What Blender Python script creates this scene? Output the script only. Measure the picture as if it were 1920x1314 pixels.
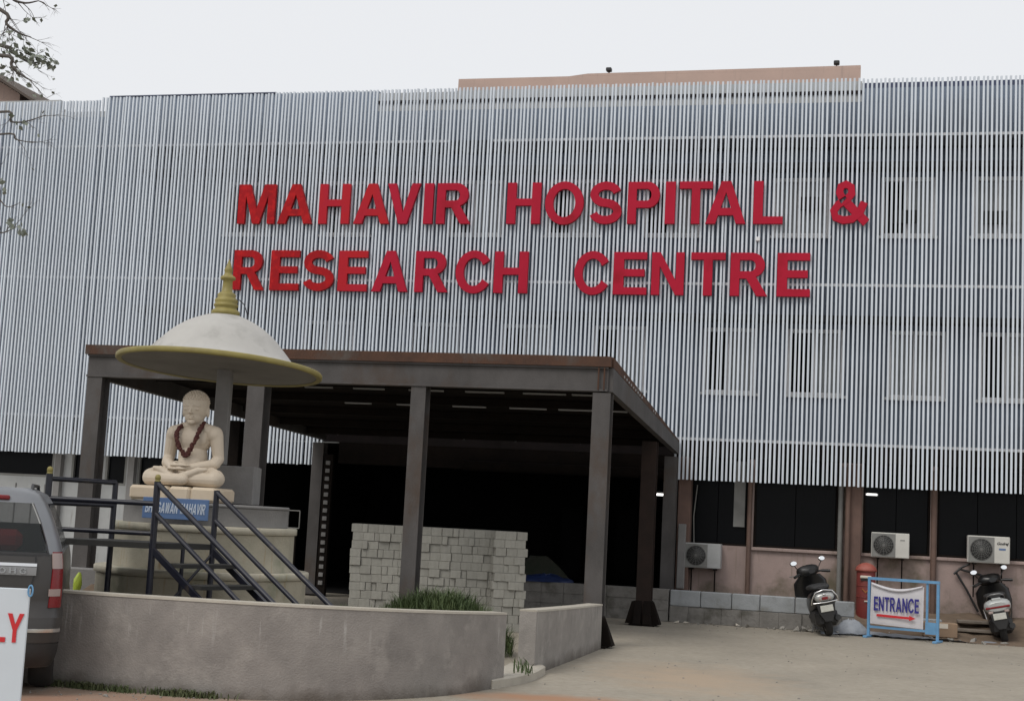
import bpy, bmesh, math, random
from mathutils import Vector, Matrix
random.seed(7)
R = math.radians
S = bpy.context.scene
COL = S.collection
for o in list(bpy.data.objects):
    bpy.data.objects.remove(o, do_unlink=True)

# ------------------------------------------------------------------ camera
HC = 1.68
PITCH, ROLL, YAW = R(6.652), R(2.962), R(14.23)
FPX = 2700.0
_rt = Vector((1, 0, 0)); _up = Vector((0, -math.sin(PITCH), math.cos(PITCH))); FW = Vector((0, math.cos(PITCH), math.sin(PITCH)))
RT = _rt * math.cos(ROLL) + _up * math.sin(ROLL)
UP = _up * math.cos(ROLL) - _rt * math.sin(ROLL)
cam_data = bpy.data.cameras.new('camera')
cam_data.sensor_width = 36.0; cam_data.sensor_fit = 'HORIZONTAL'
cam_data.lens = FPX / 1920 * 36.0
cam_data.clip_start = 0.1; cam_data.clip_end = 3000
cam = bpy.data.objects.new('camera', cam_data); COL.objects.link(cam)
cam.matrix_world = Matrix(((RT.x, UP.x, -FW.x, 0), (RT.y, UP.y, -FW.y, 0), (RT.z, UP.z, -FW.z, HC), (0, 0, 0, 1)))
S.camera = cam
S.render.resolution_x = 1024; S.render.resolution_y = 700

# ------------------------------------------------------------------ sky, sun, exposure
SUN_EL, SUN_AZ = R(52), R(-140)      # azimuth from +Y towards +X
W = bpy.data.worlds.new('World'); S.world = W; W.use_nodes = True
nt = W.node_tree; nt.nodes.clear()
out = nt.nodes.new('ShaderNodeOutputWorld'); bg = nt.nodes.new('ShaderNodeBackground')
sky = nt.nodes.new('ShaderNodeTexSky'); sky.sky_type = 'NISHITA'; sky.sun_disc = False
sky.sun_elevation = SUN_EL; sky.sun_rotation = SUN_AZ; sky.air_density = 1.0; sky.dust_density = 6.0; sky.ozone_density = 1.0
mx = nt.nodes.new('ShaderNodeMix'); mx.data_type = 'RGBA'
mx.inputs[0].default_value = 0.90                       # thick even cloud over the clear sky
mx.inputs[7].default_value = (9.5, 9.62, 9.85, 1)
nt.links.new(sky.outputs[0], mx.inputs[6]); nt.links.new(mx.outputs[2], bg.inputs[0])
bg.inputs[1].default_value = 0.095
nt.links.new(bg.outputs[0], out.inputs[0])
sd = bpy.data.lights.new('sun', 'SUN'); sd.energy = 1.4; sd.angle = R(22); sd.color = (1.0, 0.96, 0.90)
sun = bpy.data.objects.new('sun', sd); COL.objects.link(sun)
sun_dir = Vector((math.sin(SUN_AZ) * math.cos(SUN_EL), math.cos(SUN_AZ) * math.cos(SUN_EL), math.sin(SUN_EL)))
sun.rotation_euler = sun_dir.to_track_quat('Z', 'Y').to_euler(); sun.location = sun_dir * 40
S.view_settings.view_transform = 'Standard'; S.view_settings.look = 'None'
S.view_settings.exposure = 0.0; S.view_settings.gamma = 1.0; S.view_settings.use_curve_mapping = False
S.render.engine = 'CYCLES'
S.cycles.max_bounces = 6; S.cycles.diffuse_bounces = 3; S.cycles.glossy_bounces = 3; S.cycles.transparent_max_bounces = 6

# ------------------------------------------------------------------ helpers
O = Vector((3.52, 27.08, 0))                      # foot of the facade plane
UX = Vector((math.cos(YAW), -math.sin(YAW), 0)); NX = Vector((-math.sin(YAW), -math.cos(YAW), 0))
def B(u, n, z=0): return O + UX * u + NX * n + Vector((0, 0, z))
def at(x, y, depth):                              # photo point at a chosen distance -> world point
    d = RT * ((x - 960) / FPX) - UP * ((y - 657) / FPX) + FW
    return Vector((0, 0, HC)) + d * (depth / d.y)

class MB:
    def __init__(s): s.v = []; s.f = []; s.sm = []
    def add(s, vs, fs, smooth=False, M=None):
        b = len(s.v)
        s.v += [(M @ Vector(v)) if M else Vector(v) for v in vs]
        s.f += [tuple(b + i for i in f) for f in fs]; s.sm += [smooth] * len(fs); return s
    def box(s, x0, x1, y0, y1, z0, z1, M=None):
        vs = [(x, y, z) for z in (z0, z1) for y in (y0, y1) for x in (x0, x1)]
        return s.add(vs, [(0, 2, 3, 1), (4, 5, 7, 6), (0, 1, 5, 4), (2, 6, 7, 3), (0, 4, 6, 2), (1, 3, 7, 5)], False, M)
    def cbox(s, x0, x1, y0, y1, z0, z1, c=0.01, M=None):
        bm = bmesh.new()
        for x, sx in ((x0, 1), (x1, -1)):
            for y, sy in ((y0, 1), (y1, -1)):
                for z, sz in ((z0, 1), (z1, -1)):
                    bm.verts.new((x, y + sy * c, z + sz * c)); bm.verts.new((x + sx * c, y, z + sz * c)); bm.verts.new((x + sx * c, y + sy * c, z))
        bmesh.ops.convex_hull(bm, input=bm.verts[:]); bm.verts.index_update()
        s.add([v.co.copy() for v in bm.verts], [tuple(v.index for v in f.verts) for f in bm.faces], False, M); bm.free(); return s
    def hull(s, pts, M=None):
        bm = bmesh.new()
        for p in pts: bm.verts.new(p)
        g = bmesh.ops.convex_hull(bm, input=bm.verts[:])
        dead = [e for e in g['geom_interior'] if isinstance(e, bmesh.types.BMVert)]
        bmesh.ops.delete(bm, geom=dead, context='VERTS'); bm.verts.index_update()
        s.add([v.co.copy() for v in bm.verts], [tuple(v.index for v in f.verts) for f in bm.faces], False, M); bm.free(); return s
    def loft(s, rings, smooth=True, caps=True, closed=True, M=None):
        n = len(rings[0]); vs = [p for r in rings for p in r]; fs = []
        for i in range(len(rings) - 1):
            for j in range(n if closed else n - 1):
                k = (j + 1) % n
                fs.append((i * n + j, i * n + k, (i + 1) * n + k, (i + 1) * n + j))
        s.add(vs, fs, smooth, M)
        if caps and closed:
            s.add(rings[0], [tuple(range(n))[::-1]], False, M); s.add(rings[-1], [tuple(range(n))], False, M)
        return s
    def tube(s, pts, r, n=8, M=None, caps=True):
        pts = [Vector(p) for p in pts]; rs = r if isinstance(r, (list, tuple)) else [r] * len(pts)
        rings = []; ref = None
        for i, p in enumerate(pts):
            t = (pts[min(i + 1, len(pts) - 1)] - pts[max(i - 1, 0)]).normalized()
            if ref is None: ref = Vector((0, 0, 1)) if abs(t.z) < .9 else Vector((1, 0, 0))
            a = t.cross(ref).normalized(); b = t.cross(a).normalized(); ref = -b
            rings.append([p + (a * math.cos(2 * math.pi * k / n) + b * math.sin(2 * math.pi * k / n)) * rs[i] for k in range(n)])
        return s.loft(rings, True, caps, True, M)
    def lathe(s, prof, n=32, c=(0, 0, 0), M=None, smooth=True, caps=True):
        rings = [[(c[0] + r * math.cos(2 * math.pi * k / n), c[1] + r * math.sin(2 * math.pi * k / n), c[2] + z) for k in range(n)] for r, z in prof]
        return s.loft(rings, smooth, caps, True, M)
    def ell(s, c, r, n=14, m=8, M=None):
        vs = [(c[0], c[1], c[2] - r[2])]; fs = []
        for i in range(1, m):
            a = -math.pi / 2 + math.pi * i / m
            for k in range(n):
                b = 2 * math.pi * k / n
                vs.append((c[0] + r[0] * math.cos(a) * math.cos(b), c[1] + r[1] * math.cos(a) * math.sin(b), c[2] + r[2] * math.sin(a)))
        vs.append((c[0], c[1], c[2] + r[2])); L = len(vs) - 1
        for k in range(n):
            j = (k + 1) % n
            fs.append((0, 1 + j, 1 + k)); fs.append((L, L - n + k, L - n + j))
            for i in range(m - 2):
                a = 1 + i * n
                fs.append((a + k, a + j, a + n + j, a + n + k))
        return s.add(vs, fs, True, M)
    def prism(s, poly, y0, y1, M=None):             # polygon in x,z pulled along y
        n = len(poly)
        vs = [(x, y0, z) for x, z in poly] + [(x, y1, z) for x, z in poly]
        fs = [tuple(range(n)), tuple(range(2 * n - 1, n - 1, -1))] + [(i, n + i, n + (i + 1) % n, (i + 1) % n) for i in range(n)]
        return s.add(vs, fs, False, M)
    def mesh(s, name):
        me = bpy.data.meshes.new(name); me.from_pydata([tuple(v) for v in s.v], [], s.f); me.update()
        me.polygons.foreach_set('use_smooth', s.sm)
        bm = bmesh.new(); bm.from_mesh(me); bmesh.ops.recalc_face_normals(bm, faces=bm.faces[:]); bm.to_mesh(me); bm.free()
        return me
    def build(s, name, mat, parent=None, label=None, kind=None):
        me = s.mesh(name); me.materials.append(mat); return link(name, me, parent, label, kind)

def link(name, me, parent=None, label=None, kind=None):
    o = bpy.data.objects.new(name, me); COL.objects.link(o)
    if parent: o.parent = parent
    if label: o['label'] = label
    if kind: o['kind'] = kind
    return o
def tag(o, label, cat, group=None):
    o['label'] = label; o['category'] = cat
    if group: o['group'] = group
    return o
def thing(name, label, cat, loc=(0, 0, 0), rot=0.0, group=None):
    o = bpy.data.objects.new(name, None); COL.objects.link(o); o.empty_display_size = .2
    o.location = loc; o.rotation_euler = rot if isinstance(rot, tuple) else (0, 0, rot)
    return tag(o, label, cat, group)
def bthing(name, label, cat, u=0, n=0, z=0, group=None): return thing(name, label, cat, B(u, n, z), -YAW, group)
def copy_tree(o, parent=None):
    c = o.copy(); COL.objects.link(c)
    if parent: c.parent = parent
    for ch in o.children: copy_tree(ch, c)
    return c

# ------------------------------------------------------------------ materials
def mat(name, c1, c2=None, rough=.7, scale=4.0, stretch=(1, 1, 1), metal=0.0, bump=0.0, bscale=40.0, c3=None, s3=1.2, t3=(.55, .7), spec=.5, vary=0.0, streak=None, streak_z=None, damp=None):
    m = bpy.data.materials.new(name); m.use_nodes = True; n = m.node_tree.nodes; l = m.node_tree.links
    p = n['Principled BSDF']; p.inputs['Roughness'].default_value = rough; p.inputs['Metallic'].default_value = metal
    p.inputs['Specular IOR Level'].default_value = spec
    tc = n.new('ShaderNodeTexCoord'); mp = n.new('ShaderNodeMapping'); mp.inputs['Scale'].default_value = stretch
    l.new(tc.outputs['Object'], mp.inputs[0])
    def noise(sc, det=6, src=mp):
        t = n.new('ShaderNodeTexNoise'); t.inputs['Scale'].default_value = sc; t.inputs['Detail'].default_value = det; t.inputs['Roughness'].default_value = .62
        l.new(src.outputs[0], t.inputs[0]); return t
    def ramp(t, a, b):
        r = n.new('ShaderNodeMapRange'); r.inputs[1].default_value = a; r.inputs[2].default_value = b
        l.new(t.outputs[0], r.inputs[0]); return r
    def mix(fac, a, b):
        x = n.new('ShaderNodeMix'); x.data_type = 'RGBA'
        if fac is not None: l.new(fac, x.inputs[0])
        for i, q in ((6, a), (7, b)):
            if isinstance(q, tuple): x.inputs[i].default_value = (*q, 1)
            else: l.new(q, x.inputs[i])
        return x.outputs[2]
    colr = c1
    if c2: colr = mix(ramp(noise(scale), .32, .68).outputs[0], c1, c2)
    if c3: colr = mix(ramp(noise(s3, 5), *t3).outputs[0], colr, c3)
    if streak:
        mp2 = n.new('ShaderNodeMapping'); mp2.inputs['Scale'].default_value = (9, 9, .8); l.new(tc.outputs['Object'], mp2.inputs[0])
        sf = ramp(noise(1.6, 4, mp2), .58, .74).outputs[0]
        if streak_z:
            sx = n.new('ShaderNodeSeparateXYZ'); l.new(tc.outputs['Object'], sx.inputs[0])
            fa = n.new('ShaderNodeMapRange'); fa.inputs[1].default_value = streak_z[0]; fa.inputs[2].default_value = streak_z[1]; l.new(sx.outputs[2], fa.inputs[0])
            fb_ = n.new('ShaderNodeMapRange'); fb_.inputs[1].default_value = streak_z[2]; fb_.inputs[2].default_value = streak_z[2] - .1; l.new(sx.outputs[2], fb_.inputs[0])
            for q in (fa, fb_):
                mm_ = n.new('ShaderNodeMath'); mm_.operation = 'MULTIPLY'; l.new(sf, mm_.inputs[0]); l.new(q.outputs[0], mm_.inputs[1]); sf = mm_.outputs[0]
        colr = mix(sf, colr, streak)
    if damp:                                          # rising damp and splashed mud with a ragged edge
        sx = n.new('ShaderNodeSeparateXYZ'); l.new(tc.outputs['Object'], sx.inputs[0])
        nz = noise(3.2, 7); ad = n.new('ShaderNodeMath'); ad.operation = 'MULTIPLY_ADD'; ad.inputs[1].default_value = damp[1] * 1.6
        l.new(nz.outputs[0], ad.inputs[0]); l.new(sx.outputs[2], ad.inputs[2])
        mr = n.new('ShaderNodeMapRange'); mr.inputs[1].default_value = damp[1] * 1.45; mr.inputs[2].default_value = damp[1] * .75; mr.inputs[4].default_value = .85
        l.new(ad.outputs[0], mr.inputs[0]); colr = mix(mr.outputs[0], colr, damp[0])
    if vary:
        oi = n.new('ShaderNodeObjectInfo'); h = n.new('ShaderNodeHueSaturation')
        r = n.new('ShaderNodeMapRange'); r.inputs[3].default_value = 1 - vary; r.inputs[4].default_value = 1 + vary
        l.new(oi.outputs['Random'], r.inputs[0]); l.new(r.outputs[0], h.inputs['Value'])
        if isinstance(colr, tuple): h.inputs['Color'].default_value = (*colr, 1)
        else: l.new(colr, h.inputs['Color'])
        colr = h.outputs[0]
    if isinstance(colr, tuple): p.inputs['Base Color'].default_value = (*colr, 1)
    else: l.new(colr, p.inputs['Base Color'])
    if bump:
        bp = n.new('ShaderNodeBump'); bp.inputs['Strength'].default_value = bump; bp.inputs['Distance'].default_value = .02
        t = n.new('ShaderNodeTexNoise'); t.inputs['Scale'].default_value = bscale; t.inputs['Detail'].default_value = 5
        l.new(tc.outputs['Object'], t.inputs[0]); l.new(t.outputs[0], bp.inputs['Height']); l.new(bp.outputs[0], p.inputs['Normal'])
    return m
def emit(name, c, s):
    m = mat(name, c); p = m.node_tree.nodes['Principled BSDF']; p.inputs['Emission Color'].default_value = (*c, 1); p.inputs['Emission Strength'].default_value = s; return m
def glassy(name, tint, alpha):
    m = bpy.data.materials.new(name); m.use_nodes = True; n = m.node_tree.nodes; l = m.node_tree.links
    p = n['Principled BSDF']; p.inputs['Base Color'].default_value = (*tint, 1); p.inputs['Roughness'].default_value = .08
    p.inputs['Alpha'].default_value = alpha; return m
M = {}
M['slat'] = mat('slat_paint', (.565, .615, .68), (.635, .685, .745), .45, 3, (1, 1, .25), vary=.07, c3=(.45, .48, .505), s3=2.0, t3=(.6, .75))
M['rail'] = mat('rail_paint', (.66, .66, .68), (.58, .58, .60), .5, 2)
M['grey_wall'] = mat('grey_wall', (.185, .225, .29), (.145, .18, .235), .85, 1.2, c3=(.11, .13, .16), s3=.55, t3=(.50, .74), streak=(.13, .15, .18))
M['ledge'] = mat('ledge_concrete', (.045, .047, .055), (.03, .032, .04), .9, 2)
M['pink'] = mat('pink_plaster', (.36, .275, .25), (.29, .225, .205), .9, 2.5, c3=(.13, .11, .075), s3=1.3, t3=(.52, .70), bump=.2, streak=(.25, .195, .165), damp=((.085, .08, .05), 1.0))
M['pink_clean'] = mat('pink_parapet_plaster', (.52, .38, .32), (.46, .34, .29), .9, 1.5, streak=(.40, .30, .26))
M['white_wall'] = mat('white_wall', (.42, .43, .43), (.35, .36, .36), .85, 1.5, streak=(.27, .27, .26))
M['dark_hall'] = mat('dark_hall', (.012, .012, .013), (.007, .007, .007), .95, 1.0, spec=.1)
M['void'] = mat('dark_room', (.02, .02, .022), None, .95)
M['pane'] = mat('dark_pane', (.004, .0045, .0055), None, .25, spec=.09)
M['pane_pale'] = mat('frosted_pane', (.34, .36, .365), (.22, .24, .255), .35, 3)
M['frame_white'] = mat('white_window_frame', (.78, .78, .79), (.70, .70, .71), .5, 5)
M['steel'] = mat('rusting_steel', (.094, .088, .086), (.060, .056, .054), .72, 2.2, (1, 1, .6), c3=(.070, .050, .038), s3=1.3, t3=(.52, .70), bump=.15, spec=.3)
M['rust'] = mat('rusty_steel', (.105, .055, .036), (.058, .036, .028), .85, 3, c3=(.10, .085, .075), s3=1.5, t3=(.52, .68), bump=.2, spec=.2)
M['rust_dark'] = mat('dark_rusty_steel', (.015, .011, .009), (.009, .0075, .007), .9, 3, bump=.2, spec=.1)
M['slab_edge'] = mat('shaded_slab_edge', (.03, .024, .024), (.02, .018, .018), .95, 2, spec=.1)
M['brown_col'] = mat('brown_steel', (.036, .024, .020), (.024, .018, .016), .85, 3, bump=.2, spec=.2)
M['washer_streak'] = mat('pale_washer_streak', (.34, .345, .35), None, .4)  # washer colour; also carries the painted light streaks under the roof
M['red'] = mat('crimson_letter', (.43, .011, .036), (.38, .010, .031), .6, 2.5, spec=.15, c3=(.30, .008, .020), s3=1.7, t3=(.55, .75))
M['red_bright'] = mat('bright_red_letter', (.38, .006, .010), (.27, .006, .010), .4, 5, c3=(.44, .010, .012), s3=7, t3=(.5, .6), spec=.15)
M['red_mid'] = mat('patchy_red_letter', (.40, .008, .026), (.44, .008, .012), .5, 1.6, spec=.2)
M['island_wall'] = mat('cement_plaster', (.285, .266, .246), (.20, .187, .174), .92, 2.4, c3=(.325, .305, .28), s3=3.4, t3=(.52, .72), bump=.3, bscale=60, streak=(.43, .42, .40), streak_z=(.36, .60, .80), damp=((.10, .085, .07), .20))
M['wall_top'] = mat('cement_coping', (.42, .39, .33), (.36, .33, .28), .9, 5, bump=.2)
M['tier'] = mat('weathered_limewash', (.46, .425, .34), (.33, .31, .245), .9, 2.4, c3=(.22, .235, .17), s3=1.8, t3=(.54, .74), bump=.25, streak=(.31, .22, .12))
M['cement'] = mat('grey_cement', (.23, .225, .22), (.18, .175, .17), .92, 3, bump=.25)
M['dome'] = mat('dome_plaster', (.47, .46, .435), (.39, .38, .36), .85, 1.7, c3=(.29, .285, .265), s3=2.2, t3=(.52, .74), streak=(.42, .41, .39))
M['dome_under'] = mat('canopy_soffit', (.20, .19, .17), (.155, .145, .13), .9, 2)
M['gold'] = mat('mustard_paint', (.275, .23, .065), (.20, .165, .05), .55, 5, c3=(.22, .17, .06), s3=4, t3=(.58, .72))
M['stone'] = mat('cream_stone', (.60, .515, .41), (.55, .47, .37), .65, 3, c3=(.46, .39, .30), s3=2, t3=(.58, .78), bump=.08, bscale=90)
M['stone_slab'] = mat('cream_stone_slab', (.62, .52, .39), (.55, .45, .33), .65, 3)
M['garland'] = mat('maroon_flowers', (.055, .012, .014), (.09, .03, .02), .9, 30)
M['blue_sign'] = mat('blue_enamel', (.085, .15, .30), (.10, .175, .33), .45, 4)
M['sign_letter'] = mat('pale_lettering', (.52, .58, .66), None, .6)
M['navy'] = mat('navy_railing_paint', (.008, .009, .017), (.012, .013, .022), .36, 6, c3=(.05, .04, .035), s3=5, t3=(.62, .72))
M['deck'] = mat('dark_deck_steel', (.03, .03, .027), (.018, .017, .016), .8, 5)
M['block'] = mat('concrete_paver', (.345, .335, .30), (.285, .28, .25), .95, 14, bump=.25, bscale=90, vary=.08)
M['soil'] = mat('brown_soil', (.16, .115, .08), (.11, .08, .055), .95, 5, bump=.5, bscale=25)
M['rubble'] = mat('rubble_stone', (.30, .285, .26), (.22, .21, .19), .95, 8, bump=.4, vary=.15)
M['wall_block'] = mat('painted_block', (.32, .335, .35), (.25, .265, .27), .9, 4, c3=(.19, .185, .17), s3=2, t3=(.55, .75), bump=.3, vary=.06)
M['rough_wall'] = mat('rough_render', (.22, .21, .195), (.16, .152, .14), .95, 5, c3=(.10, .095, .08), s3=2.5, t3=(.52, .72), bump=.6, bscale=18)
M['pipe_grey'] = mat('grey_pipe', (.22, .22, .21), (.16, .16, .15), .6, 3)
M['pipe_brown'] = mat('brown_pipe', (.15, .092, .07), (.10, .065, .052), .7, 3)
M['pilaster'] = mat('brown_pilaster', (.16, .10, .08), (.11, .072, .06), .9, 2.5, bump=.2)
M['ac'] = mat('ac_casing', (.58, .57, .53), (.50, .49, .45), .5, 4, vary=.04)
M['ac_old'] = mat('dusty_ac_casing', (.42, .43, .43), (.34, .345, .34), .55, 4)
M['black'] = mat('black_plastic', (.012, .012, .013), (.02, .02, .02), .45, 6)
M['black_gloss'] = mat('black_gloss_paint', (.006, .006, .007), (.010, .010, .010), .28, 5)
M['tyre'] = mat('tyre_rubber', (.015, .015, .015), (.028, .026, .024), .9, 10)
M['chrome'] = mat('chrome', (.7, .7, .7), None, .18, metal=1.0)
M['alloy'] = mat('alloy', (.25, .25, .25), None, .4, metal=.6)
M['mirror'] = mat('mirror_glass', (.92, .94, .95), None, .06, metal=1.0)
M['silver'] = mat('silver_paint', (.42, .43, .42), (.36, .37, .36), .3, 6, metal=.3)
M['seat'] = mat('seat_vinyl', (.016, .016, .017), (.03, .03, .03), .65, 8)
M['lamp_red'] = mat('red_lens', (.20, .006, .009), (.14, .005, .007), .25, 6)
M['lamp_clear'] = mat('clear_lens', (.34, .27, .25), None, .2)
M['plate'] = mat('number_plate', (.55, .55, .50), (.46, .46, .42), .5, 25)
M['postbox'] = mat('postbox_red', (.19, .026, .020), (.13, .023, .019), .6, 5, c3=(.13, .05, .04), s3=4, t3=(.58, .72))
M['postbox_top'] = mat('faded_postbox_red', (.36, .12, .09), (.27, .06, .045), .6, 6)
M['cream'] = mat('cream_enamel', (.58, .53, .45), None, .6)
M['ochre'] = mat('ochre_emblem', (.33, .12, .03), None, .6)
M['light_blue'] = mat('light_blue_paint', (.14, .32, .53), (.11, .26, .44), .5, 6, c3=(.20, .22, .24), s3=9, t3=(.66, .74))
M['banner'] = mat('white_banner', (.62, .61, .64), (.56, .55, .58), .7, 4)
M['print_navy'] = mat('navy_print', (.025, .022, .20), None, .6)
M['print_red'] = mat('red_print', (.55, .02, .025), None, .6)
M['tarp'] = mat('grey_tarp', (.30, .32, .35), (.24, .26, .29), .6, 5, bump=.4, bscale=14)
M['tarp_blue'] = mat('blue_tarp', (.014, .03, .11), (.01, .02, .07), .5, 6)
M['heap'] = mat('dull_green_heap', (.018, .026, .015), (.03, .03, .022), .95, 6)
M['card'] = mat('cardboard', (.29, .20, .13), (.24, .165, .11), .9, 5)
M['plank'] = mat('old_plank', (.21, .18, .15), (.14, .12, .10), .9, 6, (1, 6, 6))
M['car'] = mat('grey_car_paint', (.042, .039, .037), (.052, .049, .046), .32, 2, metal=.2, spec=.5)
M['car_sheen'] = mat('sheen_car_paint', (.17, .178, .19), (.20, .207, .22), .3, 2, metal=.35)  # same car paint, with reflected brightness put into a paler colour
M['car_glass'] = glassy('tinted_car_glass', (.012, .015, .015), .50)
M['car_in'] = mat('car_interior', (.09, .085, .08), (.06, .06, .06), .9, 4)
M['red_cloth'] = mat('red_cloth', (.62, .03, .04), (.50, .02, .03), .8, 5)
M['pale_cloth'] = mat('pale_cloth', (.42, .48, .50), None, .8)
M['board'] = mat('white_board', (.60, .645, .69), (.57, .61, .655), .5, 3)
M['bark'] = mat('grey_bark', (.12, .105, .095), (.08, .072, .066), .95, 14)
M['leaf'] = mat('overexposed_leaf', (.11, .13, .095), (.21, .225, .19), .6, 3, vary=.2)  # leaf green paled to imitate bright sky bleeding over the twigs
M['grass'] = mat('green_grass', (.035, .062, .018), (.075, .105, .032), .7, 4)
M['grass_dry'] = mat('dull_grass', (.06, .085, .03), (.095, .10, .045), .7, 4)
M['bag'] = mat('lime_plastic', (.42, .52, .06), (.34, .44, .05), .4, 6)
M['roof_tile'] = mat('brown_roof', (.10, .075, .06), (.075, .06, .05), .9, 4)
M['lamp_lit'] = emit('lit_tube', (1, .98, .94), 2.5)
M['blue_edge'] = mat('dark_blue_sheet', (.045, .06, .12), (.03, .04, .08), .6, 3)

def ground_mat():
    m = mat('dusty_ground', (.35, .315, .258), (.29, .262, .215), .95, .7, c3=(.225, .203, .168), s3=.33, t3=(.52, .78), bump=.35, bscale=30)
    n = m.node_tree.nodes; l = m.node_tree.links; p = n['Principled BSDF']
    base = p.inputs['Base Color'].links[0].from_socket
    tc = n.new('ShaderNodeTexCoord')
    fine = n.new('ShaderNodeTexNoise'); fine.inputs['Scale'].default_value = 9; fine.inputs['Detail'].default_value = 8; fine.inputs['Roughness'].default_value = .7
    l.new(tc.outputs['Object'], fine.inputs[0])
    fr = n.new('ShaderNodeMapRange'); fr.inputs[1].default_value = .35; fr.inputs[2].default_value = .7; l.new(fine.outputs[0], fr.inputs[0])
    mx0 = n.new('ShaderNodeMix'); mx0.data_type = 'RGBA'; mx0.blend_type = 'MULTIPLY'; mx0.inputs[7].default_value = (.80, .78, .75, 1)
    l.new(fr.outputs[0], mx0.inputs[0]); l.new(base, mx0.inputs[6]); cur = mx0.outputs[2]
    # patches of red earth spilled on the yard
    for (x, y, rx, ry, colr, hard) in ((-3.3, 11.6, 4.4, 1.75, (.29, .165, .11), .8), (.55, 14.0, 1.15, .42, (.33, .185, .11), .9), (-.7, 13.0, 1.9, .35, (.29, .19, .135), .9), (2.2, 16.5, 1.2, 2.0, (.35, .275, .20), .9)):
        mp = n.new('ShaderNodeMapping'); mp.inputs['Location'].default_value = (-x / rx, -y / ry, 0); mp.inputs['Scale'].default_value = (1 / rx, 1 / ry, 0)
        l.new(tc.outputs['Object'], mp.inputs[0])
        ln = n.new('ShaderNodeVectorMath'); ln.operation = 'LENGTH'; l.new(mp.outputs[0], ln.inputs[0])
        nz = n.new('ShaderNodeTexNoise'); nz.inputs['Scale'].default_value = 2.6; nz.inputs['Detail'].default_value = 7; l.new(tc.outputs['Object'], nz.inputs[0])
        ad = n.new('ShaderNodeMath'); ad.operation = 'MULTIPLY_ADD'; ad.inputs[1].default_value = 1.3; l.new(nz.outputs[0], ad.inputs[0]); l.new(ln.outputs['Value'], ad.inputs[2])
        mr = n.new('ShaderNodeMapRange'); mr.inputs[1].default_value = 1.75; mr.inputs[2].default_value = 1.75 - hard; l.new(ad.outputs[0], mr.inputs[0])
        mx1 = n.new('ShaderNodeMix'); mx1.data_type = 'RGBA'; mx1.inputs[7].default_value = (*colr, 1)
        l.new(mr.outputs[0], mx1.inputs[0]); l.new(cur, mx1.inputs[6]); cur = mx1.outputs[2]
    l.new(cur, p.inputs['Base Color']); return m
M['ground'] = ground_mat()

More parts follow.
